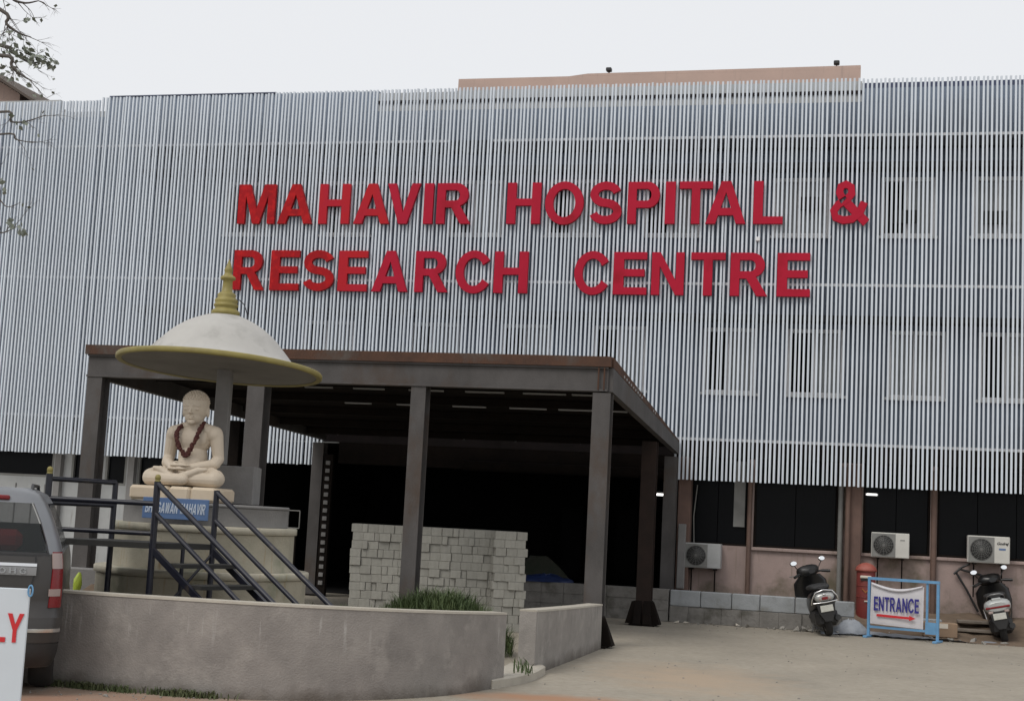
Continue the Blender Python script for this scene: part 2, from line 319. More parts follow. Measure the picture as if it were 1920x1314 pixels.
# ------------------------------------------------------------------ lettering (own bold capitals)
def arc(cx, cy, rx, ry, a0, a1, n=14): return [(cx + rx * math.cos(R(a0 + (a1 - a0) * i / n)), cy + ry * math.sin(R(a0 + (a1 - a0) * i / n))) for i in range(n + 1)]
def stroke(pts, h):
    L, Rr = [], []
    for i, p in enumerate(pts):
        a = Vector(pts[max(i - 1, 0)]); b = Vector(pts[min(i + 1, len(pts) - 1)]); t = (b - a).normalized(); nn = Vector((-t.y, t.x)) * h
        L.append((p[0] + nn.x, p[1] + nn.y)); Rr.append((p[0] - nn.x, p[1] - nn.y))
    return L + Rr[::-1]
G = {
 'M': (.92, [[(0, 0), (0, 1), (.28, 1), (.46, .38), (.64, 1), (.92, 1), (.92, 0), (.74, 0), (.74, .72), (.54, 0), (.38, 0), (.18, .72), (.18, 0)]]),
 'A': (.92, [[(0, 0), (.35, 1), (.57, 1), (.92, 0), (.70, 0), (.635, .2), (.285, .2), (.22, 0)], [(.34, .37), (.58, .37), (.46, .74)]]),
 'H': (.80, [[(0, 0), (0, 1), (.21, 1), (.21, .61), (.59, .61), (.59, 1), (.8, 1), (.8, 0), (.59, 0), (.59, .44), (.21, .44), (.21, 0)]]),
 'I': (.21, [[(0, 0), (0, 1), (.21, 1), (.21, 0)]]),
 'V': (.86, [[(0, 1), (.22, 1), (.43, .28), (.64, 1), (.86, 1), (.54, 0), (.32, 0)]]),
 'T': (.78, [[(0, 1), (.78, 1), (.78, .83), (.49, .83), (.49, 0), (.29, 0), (.29, .83), (0, .83)]]),
 'L': (.66, [[(0, 0), (0, 1), (.21, 1), (.21, .17), (.66, .17), (.66, 0)]]),
 'E': (.68, [[(0, 0), (0, 1), (.67, 1), (.67, .83), (.21, .83), (.21, .6), (.63, .6), (.63, .43), (.21, .43), (.21, .17), (.68, .17), (.68, 0)]]),
 'N': (.80, [[(0, 0), (0, 1), (.21, 1), (.6, .34), (.6, 1), (.8, 1), (.8, 0), (.6, 0), (.2, .67), (.2, 0)]]),
 'R': (.82, [[(0, 0), (0, 1), (.46, 1)] + arc(.46, .715, .29, .285, 88, -70) + [(.82, 0), (.58, 0), (.35, .4), (.2, .4), (.2, 0)], [(.2, .83), (.44, .83)] + arc(.44, .70, .11, .13, 80, -80, 8) + [(.44, .57), (.2, .57)]]),
 'P': (.74, [[(0, 0), (0, 1), (.46, 1)] + arc(.46, .69, .28, .31, 88, -88) + [(.46, .38), (.2, .38), (.2, 0)], [(.2, .83), (.44, .83)] + arc(.44, .69, .11, .14, 80, -80, 8) + [(.44, .55), (.2, .55)]]),
 'O': (1.0, [arc(.5, .5, .5, .52, 0, 351, 39), arc(.5, .5, .29, .34, 0, 350, 35)]),
 'C': (.92, [arc(.5, .5, .5, .52, 33, 327, 30) + arc(.5, .5, .28, .34, 330, 30, 26)]),
 'G': (.94, [arc(.5, .5, .5, .52, 33, 305, 28) + [(.93, .13), (.93, .54), (.5, .54), (.5, .38), (.72, .38), (.72, .23)] + arc(.5, .5, .28, .34, 300, 30, 24)]),
 'S': (.76, [stroke(arc(.38, .71, .275, .205, 15, 262, 18) + arc(.38, .295, .29, .205, 82, -165, 18), .096)]),
 'B': (.78, [[(0, 0), (0, 1), (.45, 1)] + arc(.45, .75, .27, .25, 86, -50, 10) + arc(.47, .28, .31, .28, 58, -88, 12) + [(.47, 0)], [(.2, .84), (.42, .84)] + arc(.42, .73, .1, .11, 80, -80, 6) + [(.42, .62), (.2, .62)], [(.2, .45), (.44, .45)] + arc(.44, .305, .12, .145, 80, -80, 6) + [(.44, .16), (.2, .16)]]),
 'W': (1.12, [[(0, 1), (.2, 1), (.32, .3), (.46, 1), (.66, 1), (.8, .3), (.92, 1), (1.12, 1), (.92, 0), (.7, 0), (.56, .68), (.42, 0), (.2, 0)]]),
 'Y': (.84, [[(0, 1), (.23, 1), (.42, .62), (.61, 1), (.84, 1), (.52, .42), (.52, 0), (.32, 0), (.32, .42)]]),
}
AMP1 = stroke([(.82, .50), (.72, .25), (.54, .11), (.34, .085), (.16, .15), (.115, .30), (.22, .45), (.42, .57), (.53, .70), (.51, .85), (.39, .915), (.27, .86), (.24, .73), (.31, .58), (.36, .51)], .088)
AMP2 = stroke([(.36, .54), (.88, .03)], .10)
def fill(contours):
    bm = bmesh.new(); edges = []
    for c in contours:
        vs = [bm.verts.new((x, y, 0)) for x, y in c]
        edges += [bm.edges.new((vs[i], vs[(i + 1) % len(vs)])) for i in range(len(vs))]
    bmesh.ops.triangle_fill(bm, use_beauty=True, use_dissolve=False, edges=edges); bm.verts.index_update()
    v = [(q.co.x, q.co.y) for q in bm.verts]; f = [tuple(q.index for q in t.verts) for t in bm.faces]; bm.free(); return v, f
def slab(mb, contours, fx, fz, y0, y1):              # letter slab: front at y0, back at y1
    v, f = fill(contours); n = len(v)
    vs = [(fx(x, z), y0, fz(z)) for x, z in v] + [(fx(x, z), y1, fz(z)) for x, z in v]
    fs = [t for t in f] + [tuple(n + i for i in t[::-1]) for t in f]; b = 0
    for c in contours:
        k = len(c); fs += [(b + i, b + (i + 1) % k, n + b + (i + 1) % k, n + b + i) for i in range(k)]; b += k
    mb.add(vs, fs)
def glyph(ch, x0, x1, z0, h, y0, y1, shear=0.0):
    mb = MB()
    if ch == '&':
        f1 = lambda x, z: x0 + (x - .03) / .91 * (x1 - x0)
        slab(mb, [AMP1], f1, lambda z: z0 + z * h, y0, y1); slab(mb, [AMP2], f1, lambda z: z0 + z * h, y0 + .004, y1 - .004); return mb
    w, cs = G[ch]
    slab(mb, cs, lambda x, z: x0 + x / w * (x1 - x0) + shear * z * h, lambda z: z0 + z * h, y0, y1); return mb
def word(parent, text, x0, x1, z0, h, y0, y1, material, gap=.13, shear=0.0, space=.45, name='letter'):
    ws = [(G[c][0] if c != ' ' else space) for c in text]; tot = sum(ws) + gap * (len(text) - 1); k = (x1 - x0) / tot; x = x0
    for c, w in zip(text, ws):
        if c != ' ': glyph(c, x, x + w * k, z0, h, y0, y1, shear).build(name, material, parent)
        x += (w + gap) * k
# ================================================================== THE SETTING
g = MB(); nseg = 60
g.add([(-400, -60, 0), (400, -60, 0), (400, 600, 0), (-400, 600, 0)], [(0, 1, 2, 3)])
g.build('ground', M['ground'], kind='structure')

# raised bank of soil along the right wing
bk = MB()
prof = [(1.35, .0), (1.0, .07), (.55, .17), (.1, .30), (-.49, .40)]
us = [2.9 + .35 * i for i in range(16)]
rings = []
for u in us:
    rings.append([B(u, n, max(0.0, z + (random.uniform(-.04, .04) if z > 0 else 0))) for n, z in prof])
bk.loft(rings, True, False, False); bk.build('dirt_bank', M['soil'], kind='structure')

# ------------------------------------------------------------------ hospital building
hb = bthing('hospital_building', 'long grey three storey hospital block behind the pale vertical slats', 'building')
def wall_grid(mb, u0, u1, z0, z1, y0, y1, holes):
    us = sorted({u0, u1, *[h[0] for h in holes], *[h[1] for h in holes]}); zs = sorted({z0, z1, *[h[2] for h in holes], *[h[3] for h in holes]})
    us = [u for u in us if u0 <= u <= u1]; zs = [z for z in zs if z0 <= z <= z1]
    for a, b in zip(us, us[1:]):
        for c, d in zip(zs, zs[1:]):
            mu, mz = (a + b) / 2, (c + d) / 2
            if not any(h[0] < mu < h[1] and h[2] < mz < h[3] for h in holes): mb.box(a, b, y0, y1, c, d)
UL, UR = -19.0, 9.5
win1 = [(.04, 1.07), (1.64, 2.70), (3.48, 4.52), (5.10, 6.14), (6.9, 7.9), (-2.1, -1.05), (-4.0, -2.95), (-5.9, -4.85), (-8.2, -7.1), (-10.4, -9.3)]
win2 = [(1.27, 2.36), (3.30, 4.30), (4.95, 5.95), (6.8, 7.8), (-1.2, -.1), (-3.2, -2.1), (-5.2, -4.1), (-8.0, -6.9), (-10.2, -9.1)]
w = MB()
wall_grid(w, UL, UR, 3.36, 9.95, .5, .72, [(a, b, 4.26, 5.53) for a, b in win1] + [(a, b, 7.31, 8.46) for a, b in win2])
w.build('upper_wall', M['grey_wall'], hb)
MB().box(UL, UR, .5, .72, 3.05, 3.358).build('slab_edge', M['slab_edge'], hb)  # dark band replaces lit wall here; the shade is in its colour
for u0, u1, zt, m in ((UL, -14.35, 10.36, 'white_wall'), (-14.35, -13.13, 10.08, 'white_wall'), (-13.13, -6.9, 10.385, 'grey_wall'), (-6.9, -5.2, 10.34, 'white_wall'), (-5.2, 2.9, 10.36, 'white_wall'), (2.9, UR, 10.22, 'grey_wall')):
    MB().box(u0, u1, .5, .66, 9.952, zt).build('parapet', M[m], hb)
MB().box(-13.13, -9.2, .46, .70, 10.387, 10.41).build('coping', M['blue_edge'], hb)
MB().box(-6.9, 2.9, .47, .498, 10.11, 10.17).build('parapet_shadow_strip', M['slab_edge'], hb)  # proud dark strip painted in place of a shadow gap
MB().box(2.9, UR, .75, .80, 10.0, 10.40).build('roof_edge_sheet', M['blue_edge'], hb)
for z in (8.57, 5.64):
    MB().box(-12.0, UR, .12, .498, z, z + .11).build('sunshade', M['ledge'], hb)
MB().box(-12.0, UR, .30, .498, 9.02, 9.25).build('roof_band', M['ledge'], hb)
def window(u0, u1, z0, z1, left_dark=True, both_pale=False):
    f = MB(); t = .07
    f.box(u0, u1, .47, .60, z0, z0 + t); f.box(u0, u1, .47, .60, z1 - t, z1)
    mid = u0 + (u1 - u0) * .44
    for a in (u0, mid, u1 - t): f.box(a, a + t, .472, .598, z0 + t, z1 - t)
    f.box(u0 - .04, u1 + .04, .43, .468, z0 - .03, z0 + .02)
    fo = f.build('window', M['frame_white'], hb)
    MB().box(u0 + t, mid, .55, .556, z0 + t, z1 - t).build('pane', M['pane' if left_dark and not both_pale else 'pane_pale'], fo)
    MB().box(mid + t, u1 - t, .55, .556, z0 + t, z1 - t).build('pane', M['pane_pale'], fo)
for i, (a, b) in enumerate(win1): window(a, b, 4.26, 5.53, True, i == 2)
for i, (a, b) in enumerate(win2): window(a, b, 7.31, 8.46, i not in (0, 2), i == 0)
for u, z in ((1.79, 7.83), (3.54, 7.57), (5.15, 7.55)):
    v = MB(); v.box(u, u + .42, .38, .468, z, z + .24); v.build('vent_box', M['black'], hb)
# ground floor: right wing
gf = MB()
gw = [(-.15, 1.0), (1.1, 2.65), (3.1, 4.30), (4.42, 7.2)]
wall_grid(gf, -.30, UR, 0, 3.03, .5, .72, [(a, b, 1.39, 3.03) for a, b in gw]); gf.build('ground_floor_wall', M['pink'], hb)
for a, b in gw:
    f = MB(); t = .04
    f.box(a, b, .55, .62, 1.39, 1.43); f.box(a, b, .55, .62, 2.99, 3.03)
    for x in (a, b - t): f.box(x, x + t, .552, .618, 1.43, 2.99)
    fo = f.build('window', M['rust_dark'], hb)
    k = max(2, round((b - a) / .75))
    for i in range(k):
        x0 = a + t + (b - a - 2 * t) * i / k; x1 = a + t + (b - a - 2 * t) * (i + 1) / k
        MB().box(x0, x1 - .012, .585, .59, 1.431, 2.989).build('pane', M['pane'], fo)
for a, b in ((1.1, 2.65), (3.1, 4.3), (4.42, 7.2)):
    MB().cbox(a - .03, b + .03, .44, .497, 1.33, 1.388, .008).build('window_sill', M['pink'], hb)
MB().box(.72, .93, .54, .548, 1.75, 2.985).build('curtain', M['pipe_grey'], hb)
# ground floor: left wing
gl = MB()
lw = [(-15.6, -13.72, 2.05, 3.03), (-13.3, -12.88, 2.02, 3.03), (-12.5, -12.0, 1.95, 3.03), (-11.75, -9.75, 1.9, 3.03), (-9.3, -7.3, 0, 3.03)]
wall_grid(gl, UL, -7.3, 0, 3.048, .5, .72, lw); gl.build('ground_floor_wall', M['white_wall'], hb)
for a, b, c, d in lw[:4]:
    f = MB(); f.box(a, b, .50, .62, c, c + .05); f.box(a, a + .05, .502, .618, c + .05, d); f.box(b - .05, b, .502, .618, c + .05, d)
    fo = f.build('window', M['pipe_grey'], hb); MB().box(a + .05, b - .05, .57, .576, c + .05, d).build('pane', M['pane'], fo)
for u in (-13.62, -12.78, -11.9, -9.62):
    MB().box(u, u + .14, .36, .497, 0, 2.95).build('pilaster', M['cement'], hb)
for u in (-14.6, -14.2, -13.9, -11.2, -10.7, -10.2):
    MB().box(u, u + .02, .48, .497, .2, 1.9).build('panel_joint', M['cement'], hb)
# dark rooms behind the openings and the entrance hall
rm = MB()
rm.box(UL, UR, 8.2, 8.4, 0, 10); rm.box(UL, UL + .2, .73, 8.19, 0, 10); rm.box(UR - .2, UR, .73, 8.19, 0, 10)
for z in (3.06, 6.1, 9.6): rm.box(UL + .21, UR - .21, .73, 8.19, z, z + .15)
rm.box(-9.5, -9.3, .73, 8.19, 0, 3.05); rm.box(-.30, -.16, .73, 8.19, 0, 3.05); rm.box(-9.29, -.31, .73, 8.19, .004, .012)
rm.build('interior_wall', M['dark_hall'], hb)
# hall front: lintel, duct, door frames deep inside
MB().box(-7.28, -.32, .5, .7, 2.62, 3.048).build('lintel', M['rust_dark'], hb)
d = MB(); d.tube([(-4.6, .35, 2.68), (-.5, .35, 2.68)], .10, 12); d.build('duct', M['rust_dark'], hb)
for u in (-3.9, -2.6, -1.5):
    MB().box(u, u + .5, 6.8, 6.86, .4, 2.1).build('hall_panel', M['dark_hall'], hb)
# pipes, pilaster
MB().tube([(1.03, .42, .5), (1.03, .42, 2.95)], .045, 10).build('drain_pipe', M['pipe_brown'], hb, 'brown drain pipe between two dark windows')
MB().tube([(2.70, .40, .40), (2.70, .40, 2.95)], .05, 10).build('drain_pipe', M['pipe_grey'], hb, 'pale grey drain pipe beside brown pilaster')
MB().cbox(2.80, 3.08, .28, .497, .1, 3.0, .012).build('pilaster', M['pilaster'], hb)
MB().tube([(2.83, .2, .1), (2.83, .2, 2.95)], .045, 10).build('drain_pipe', M['pipe_brown'], hb)
MB().tube([(4.36, .42, .35), (4.36, .42, 2.95)], .055, 10).build('drain_pipe', M['pipe_brown'], hb)
MB().cbox(-.30, -.06, .2, .497, .0, 3.0, .012).build('pilaster', M['pilaster'], hb)
MB().cbox(-.26, -.12, .10, .198, .55, 1.75, .01).build('cable_trunk', M['cement'], hb)
MB().tube([(.0, .46, 1.4), (-.02, .44, 1.9), (.03, .45, 2.5)], .012, 6).build('cable', M['pipe_grey'], hb)
for a, b in (((4.75, .42, 1.15), (5.15, .40, .45)), ((4.8, .42, 1.2), (5.6, .4, .95)), ((5.0, .42, 1.3), (4.72, .40, 1.1))):
    MB().tube([a, tuple((p + q) / 2 + (.03 if i == 2 else 0) for i, (p, q) in enumerate(zip(a, b))), b], .022, 6).build('refrigerant_pipe', M['black'], hb)
# roofs behind
MB().box(-5.8, 2.84, 2.5, 2.7, 9.8, 11.25).add([(-3.3, 2.5, 11.251), (2.84, 2.5, 11.251), (2.84, 2.7, 11.251), (-3.3, 2.7, 11.251), (-2.9, 2.5, 11.30), (2.84, 2.5, 11.33), (2.84, 2.7, 11.33), (-2.9, 2.7, 11.30)], [(0, 1, 5, 4), (4, 5, 6, 7), (3, 7, 6, 2), (0, 4, 7, 3), (1, 2, 6, 5)]).build('roof_parapet', M['pink_clean'], hb, 'pink plastered roof parapet above the slats')
for u, z in ((-2.45, 11.31), (2.35, 11.33)):
    fl = bthing('rooftop_light', 'small dark lamp on the pink parapet, ' + ('nearer its left end' if u < 0 else 'nearer its right end'), 'lamp', u, -2.6, z, 'lamps on the pink parapet')
    MB().tube([(0, 0, -.02), (0, 0, .06)], .018, 6).build('stem', M['black'], fl)
    MB().cbox(-.06, .06, -.08, .05, .05, .13, .015).build('head', M['black'], fl)
rh = bthing('rooftop_room', 'pink gabled room with brown sloping roof beyond the far left of the slats', 'building', -17.75, -2.5, 9.9)
MB().prism([(-1.5, 0), (1.02, 0), (1.02, 1.25), (-.2, 1.95), (-1.5, 1.2)], 0, 3).build('wall', M['pink_clean'], rh)
for sgn in (1, -1):
    rr = MB(); a = (-.2, 2.08); b = (1.75, .95) if sgn > 0 else (-2.4, 1.0)
    rr.prism([a, b, (b[0], b[1] - .07), (a[0], a[1] - .07)], -.55, 3.3); rr.build('roof', M['roof_tile'], rh)

# ------------------------------------------------------------------ slatted screen
sc = bthing('slatted_screen', 'pale vertical slat screen covering the whole upper hospital front', 'facade screen')
SW = .018; NS = 300; U0 = -16.75; PW = .08
def slat_mesh(z0, z1, name): 
    mb = MB(); mb.box(-SW, SW, -SW, SW + .014, z0, z1); me = mb.mesh(name); me.materials.append(M['slat']); return me
tops = [(-99, 10.17), (-13.0, 10.23), (-9.0, 10.25), (-5.0, 10.26), (2.9, 10.24), (99, 10.22)]
def top_at(u):
    for (a, za), (b, zb) in zip(tops, tops[1:]):
        if a <= u < b: return za
    return 10.23
cache = {}
for i in range(NS):
    u = U0 + PW * i
    zb = 3.18 if -7.42 < u < -.36 else (2.55 if u < -7 else 2.58)
    zt = top_at(u); key = (zb, zt)
    if key not in cache: cache[key] = slat_mesh(zb, zt, 'slat')
    o = link('slat', cache[key], sc)
    o.location = (u + random.gauss(0, .003), random.gauss(0, .003), random.gauss(0, .004))
    o.rotation_euler = (random.gauss(0, .0008), random.gauss(0, .0004) + (random.gauss(0, .0009) if random.random() < .08 else 0), random.gauss(0, .06))
for z, segs in ((9.17, ((-16.8, -5.15), (-4.25, 7.25))), (6.31, ((-16.8, -10.9), (-10.9, -3.0), (-3.0, 7.25))), (3.35, ((-16.8, -8.4), (-8.4, -.32), (-.32, 7.25)))):
    for a, b in segs:
        MB().box(a, b, .036, .074, z - .025, z + .025).build('rail', M['rail'], sc)
for u in [-16 + 2.4 * i for i in range(10)]:
    for z in (9.17, 6.31, 3.35): MB().box(u, u + .05, .076, .497, z - .02, z + .02).build('bracket', M['rail'], sc)
MB().cbox(1.02, 1.10, -.07, -.02, 7.12, 7.20, .01).build('fixing_plate', M['frame_white'], sc)

# ------------------------------------------------------------------ the hospital's name in two lines
L1 = [('M', -9.61, -8.79), ('A', -8.72, -7.96), ('H', -7.82, -7.16), ('A', -7.06, -6.3), ('V', -6.36, -5.67), ('I', -5.58, -5.39), ('R', -5.31, -4.6), ('H', -3.86, -3.18), ('O', -3.09, -2.32), ('S', -2.2, -1.57), ('P', -1.45, -.83), ('I', -.72, -.53), ('T', -.45, .18), ('A', .06, .82), ('L', .96, 1.51), ('&', 2.38, 3.09)]
L2 = [('R', -9.61, -8.92), ('E', -8.79, -8.16), ('S', -8.07, -7.41), ('E', -7.31, -6.69), ('A', -6.58, -5.83), ('R', -5.68, -4.99), ('C', -4.84, -4.15), ('H', -4.05, -3.37), ('C', -2.44, -1.77), ('E', -1.67, -1.02), ('N', -.93, -.31), ('T', -.18, .47), ('R', .57, 1.27), ('E', 1.44, 2.05)]
for L, z0, lab in ((L1, 7.44, 'upper line of big red letters reading MAHAVIR HOSPITAL & on the slats'), (L2, 6.06, 'lower line of big red letters reading RESEARCH CENTRE on the slats')):
    sg = bthing('name_sign', lab, 'sign', -3.5, .03, z0, 'red letters on the slats')
    for k, (ch, a, b) in enumerate(L):
        m = M['red_bright'] if a < -8 else (M['red_mid'] if a < -6.9 else M['red'])
        lift = .025 * (-1 if (ch == 'V') else 1) if ch in 'AV' else 0
        glyph(ch, a + 3.5, b + 3.5, 0, .825, -.085 - (.006 if ch == 'A' else 0), -.006).build('letter', m, sg)

# ------------------------------------------------------------------ steel portico
pt = bthing('steel_portico', 'rusty steel entrance portico with flat roof standing before the slats', 'portico')
FN = -7.35                                         # local y of the front row
def hcol(u, y, zt, m, wdt=.25, dep=.25, gusset=False):
    c = MB(); t = .022
    c.box(u - wdt / 2, u + wdt / 2, y - dep / 2, y - dep / 2 + t, 0, zt); c.box(u - wdt / 2, u + wdt / 2, y + dep / 2 - t, y + dep / 2, 0, zt)
    c.box(u - .05, u + .05, y - dep / 2 + t, y + dep / 2 - t, 0, zt)
    o = c.build('column', M[m], pt)
    b = MB(); b.box(u - .22, u + .22, y - .22, y + .22, .006, .03)
    if gusset:
        for sx in (-1, 1):
            x = u + sx * wdt / 2; b.hull([(x + sx * .004, y - dep / 2, .031), (x + sx * .17, y - dep / 2 - .02, .031), (x + sx * .004, y - dep / 2, .42), (x + sx * .004, y + dep / 2, .031), (x + sx * .17, y + dep / 2, .031), (x + sx * .004, y + dep / 2, .42), (x + sx * .07, y - dep / 2, .40)])
            b.hull([(u + sx * .01, y - dep / 2 - .004, .031), (u + sx * .16, y - dep / 2 - .004, .031), (u + sx * .02, y - dep / 2 - .12, .031), (u + sx * .15, y - dep / 2 - .12, .031), (u + sx * .02, y - dep / 2 - .004, .42), (u + sx * .13, y - dep / 2 - .004, .42)])
    b.build('base_plate', M['rust_dark'], o); return o
hcol(-8.26, FN, 3.499, 'steel'); hcol(-5.60, FN, 3.459, 'steel', .27, .27); hcol(-3.09, FN, 3.499, 'steel', .22, .24); hcol(-.42, FN, 3.479, 'steel', gusset=True)
hcol(-.47, -2.43, 3.12, 'brown_col', gusset=True); hcol(-.38, -.32, 2.98, 'steel', .23, .23, gusset=True)
hcol(-7.36, -.32, 2.98, 'steel', .23, .23); hcol(-7.75, -3.4, 3.16, 'rust_dark', .2, .2)
# front beam: channel web with lips, rusty angle on top
f = MB(); f.box(-8.40, -.34, FN - .10, FN - .08, 3.515, 3.835); f.box(-8.40, -.34, FN - .14, FN - .101, 3.50, 3.53); f.box(-8.40, -.34, FN - .14, FN - .101, 3.815, 3.838); f.box(-8.40, -.34, FN - .079, FN + .09, 3.502, 3.53)
f.build('front_beam', M['steel'], pt)
MB().box(-8.44, -.30, FN - .16, FN + .06, 3.842, 3.985).build('roof_edge_angle', M['rust'], pt)
for u in (-.47, -.39): MB().tube([(u, FN - .145, 3.52), (u, FN - .145, 3.83)], .012, 6).build('weld_rib', M['rust'], pt)
# side beams slope down to the building
def side(u0, u1, lab, x):
    s = MB(); y0, y1 = FN - .06, -.05
    for a, b, dz0, dz1, m, nm in ((3.50, 3.05, .335, .215, 'steel', 'side_beam'), (3.842, 3.268, .142, .03, 'rust', 'side_edge_angle')):
        q = MB(); hw = .05
        vs = []
        for (u, y, z, h) in ((u0, y0, a, dz0), (u1, y1, b, dz1)):
            vs += [(u - hw, y, z), (u + hw, y, z), (u + hw, y, z + h), (u - hw, y, z + h)]
        q.add(vs, [(0, 1, 2, 3), (7, 6, 5, 4), (0, 4, 5, 1), (1, 5, 6, 2), (2, 6, 7, 3), (3, 7, 4, 0)]); q.build(nm, M[m], pt)
side(-.33, -.33, '', 1); side(-8.37, -7.4, '', -1)
# small round fastener holes' bright washers on the right edge
for i in list(range(9)) + [14, 15]:
    t_ = .12 + .03 * i; y = FN + (7.1) * t_; z = 3.842 + (3.268 - 3.842) * t_ + .02
    MB().box(-.279, -.272, y - .03, y + .03, z, z + .03).build('washer', M['washer_streak'], pt)
# roof deck (sheets), purlins and pale strips standing in for light streaks
def roofz(y): return 3.80 + (3.20 - 3.80) * ((y - FN) / 7.1)
dk = MB(); K = 8
for i in range(K):
    x0 = -8.30 + (7.9) * i / K; x1 = -8.30 + 7.9 * (i + 1) / K
    xb0 = -7.38 + (6.98) * i / K; xb1 = -7.38 + 6.98 * (i + 1) / K
    ya, yb = FN + .07, -.03
    za, zb = roofz(ya), roofz(yb)
    MB().add([(x0, ya, za), (x1, ya, za), (xb1, yb, zb), (xb0, yb, zb), (x0, ya, za + .04), (x1, ya, za + .04), (xb1, yb, zb + .04), (xb0, yb, zb + .04)], [(0, 3, 2, 1), (4, 5, 6, 7), (0, 1, 5, 4), (1, 2, 6, 5), (2, 3, 7, 6), (3, 0, 4, 7)]).build('roof_sheet', M['rust_dark'], pt)
for y in (-6.2, -4.8, -3.4, -2.0, -.9):
    z = roofz(y); MB().box(-8.0 + (y - FN) * .09, -.45, y - .04, y + .04, z - .13, z - .006).build('purlin', M['rust_dark'], pt)
for row, y, xs in ((0, -6.2, (-5.35, -4.55, -3.65, -2.75, -1.85, -1.1)), (1, -4.8, (-5.2, -4.3, -3.35, -2.4, -1.6, -.98))):
    z = roofz(y) - .14
    for k, x in enumerate(xs):
        MB().box(x, min(x + .45 + .05 * k, -.5), y - .03, y + .03, z - .022, z).build('light_streak_strip', M['washer_streak'], pt)
# ladder-like perforated post by the rear left column
pp = bthing('perforated_post', 'dark post with pale plates for light through its slots behind the statue steps', 'post', -7.10, .45, 0)
MB().box(-.09, .09, -.05, .05, 0, 2.75).build('upright', M['rust_dark'], pp)
for i in range(16): MB().cbox(-.045, .045, -.075, -.052, .22 + .155 * i, .30 + .155 * i, .006).build('plate', M['cement'], pp)  # pale plates stand in for light showing through slotted holes
# lit tubes inside
for u, y, z, lab in ((-1.07, 3.0, 2.34, 'lit tube lamp deep inside the dark entrance hall'), ):
    tl = bthing('tube_lamp', lab, 'lamp', u, -y, z); MB().tube([(-.10, 0, 0), (.10, 0, 0)], .022, 8).build('tube', M['lamp_lit'], tl)
    MB().box(-.13, .13, -.02, .03, .024, .06).build('fitting', M['frame_white'], tl)
tl = bthing('tube_lamp', 'lit tube lamp behind the window over the red postbox', 'lamp', 3.25, -.52, 2.47); MB().tube([(-.09, .0, 0), (.09, .0, 0)], .016, 8).build('tube', M['lamp_lit'], tl); MB().box(-.11, .11, .017, .04, -.02, .02).build('fitting', M['frame_white'], tl)
# ================================================================== THE STATUE ISLAND
# curved cement wall in front
def catmull(P, k=6):
    P = [Vector(p) for p in P]; out = []
    for i in range(len(P) - 1):
        p0, p1, p2, p3 = P[max(i - 1, 0)], P[i], P[i + 1], P[min(i + 2, len(P) - 1)]
        for j in range(k):
            t = j / k; out.append(.5 * ((2 * p1) + (p2 - p0) * t + (2 * p0 - 5 * p1 + 4 * p2 - p3) * t * t + (3 * p1 - p0 - 3 * p2 + p3) * t ** 3))
    return out + [P[-1]]
def wall_strip(name, path, th, label, cat, topm):
    # path: (x, y, ztop); thickness goes to the left of travel (inwards)
    pts = [Vector(p) for p in path]; base = pts[0].copy(); base.z = 0
    w = thing(name, label, cat, base); rings = []; cap = []
    for i, p in enumerate(pts):
        t = pts[min(i + 1, len(pts) - 1)] - pts[max(i - 1, 0)]; t.z = 0; t.normalize(); nn = Vector((-t.y, t.x, 0)) * th
        q = p - base; q.z = 0; zt = p.z - .022
        rings.append([q, q + nn, q + nn + Vector((0, 0, zt)), q + Vector((0, 0, zt))])
        e = nn.normalized() * .006
        cap.append([q - e + Vector((0, 0, zt + .001)), q + nn + e + Vector((0, 0, zt + .001)), q + nn + e + Vector((0, 0, zt + .022)), q - e * .2 + Vector((0, 0, zt + .022))])
    MB().loft(rings, False).build('wall_body', M['island_wall'], w); MB().loft(cap, False).build('coping', M[topm], w); return w
path = catmull([(-9.5, 16.6, .84), (-7.2, 14.5, .84), (-5.3, 13.55, .84), (-3.86, 13.11, .836), (-2.97, 12.90, .838), (-2.03, 12.84, .834), (-1.13, 13.21, .812), (-.43, 13.86, .78), (.085, 14.78, .738)], 5)
wall_strip('island_wall', path, .17, 'long curved cement wall in front of the statue steps', 'wall', 'wall_top')
wall_strip('island_wall', [(.42, 16.05, .70), (.75, 17.25, .665), (1.08, 18.5, .63), (1.40, 19.75, .60)], .19, 'short straight cement wall beside the front right portico column', 'wall', 'wall_top')
kb = MB(); kp = catmull([(-.05, 14.55, 0), (.16, 14.95, 0), (.38, 15.5, 0), (.52, 16.2, 0)], 5)
rings = []
for i, p in enumerate(kp):
    t = (kp[min(i + 1, len(kp) - 1)] - kp[max(i - 1, 0)]).normalized(); nn = Vector((-t.y, t.x, 0))
    rings.append([p - nn * .03, p + nn * .36, p + nn * .36 + Vector((0, 0, .10)), p + Vector((0, 0, .10)), p - nn * .03 + Vector((0, 0, .08))])
kb.loft(rings, False); kb.build('kerb', M['wall_top'], kind='structure')

# round tiered pedestal
DC = Vector((-3.47, 17.0, 0))
pd = thing('statue_pedestal', 'round stepped whitewashed pedestal under the seated statue', 'pedestal', DC)
def tier(r, z0, z1, m, rim=.075, lip=.028, nm='tier'):
    MB().lathe([(r, z0), (r, z1 - rim - .012), (r + .002, z1 - rim - .010)], 72).build(nm, M[m], pd)
    MB().lathe([(r - .02, z1 - rim - .010), (r + lip, z1 - rim), (r + lip, z1 - .008), (r + lip - .01, z1), (.2, z1 + .002)], 72).build('tier_rim', M[m], pd)
tier(1.20, 0, .93, 'tier'); tier(1.03, .932, 1.43, 'tier'); tier(.945, 1.433, 1.675, 'cement', .03, .006)
MB().cbox(-.12, .52, .02, .50, 1.678, 2.13, .012).build('post_base', M['cement'], pd)

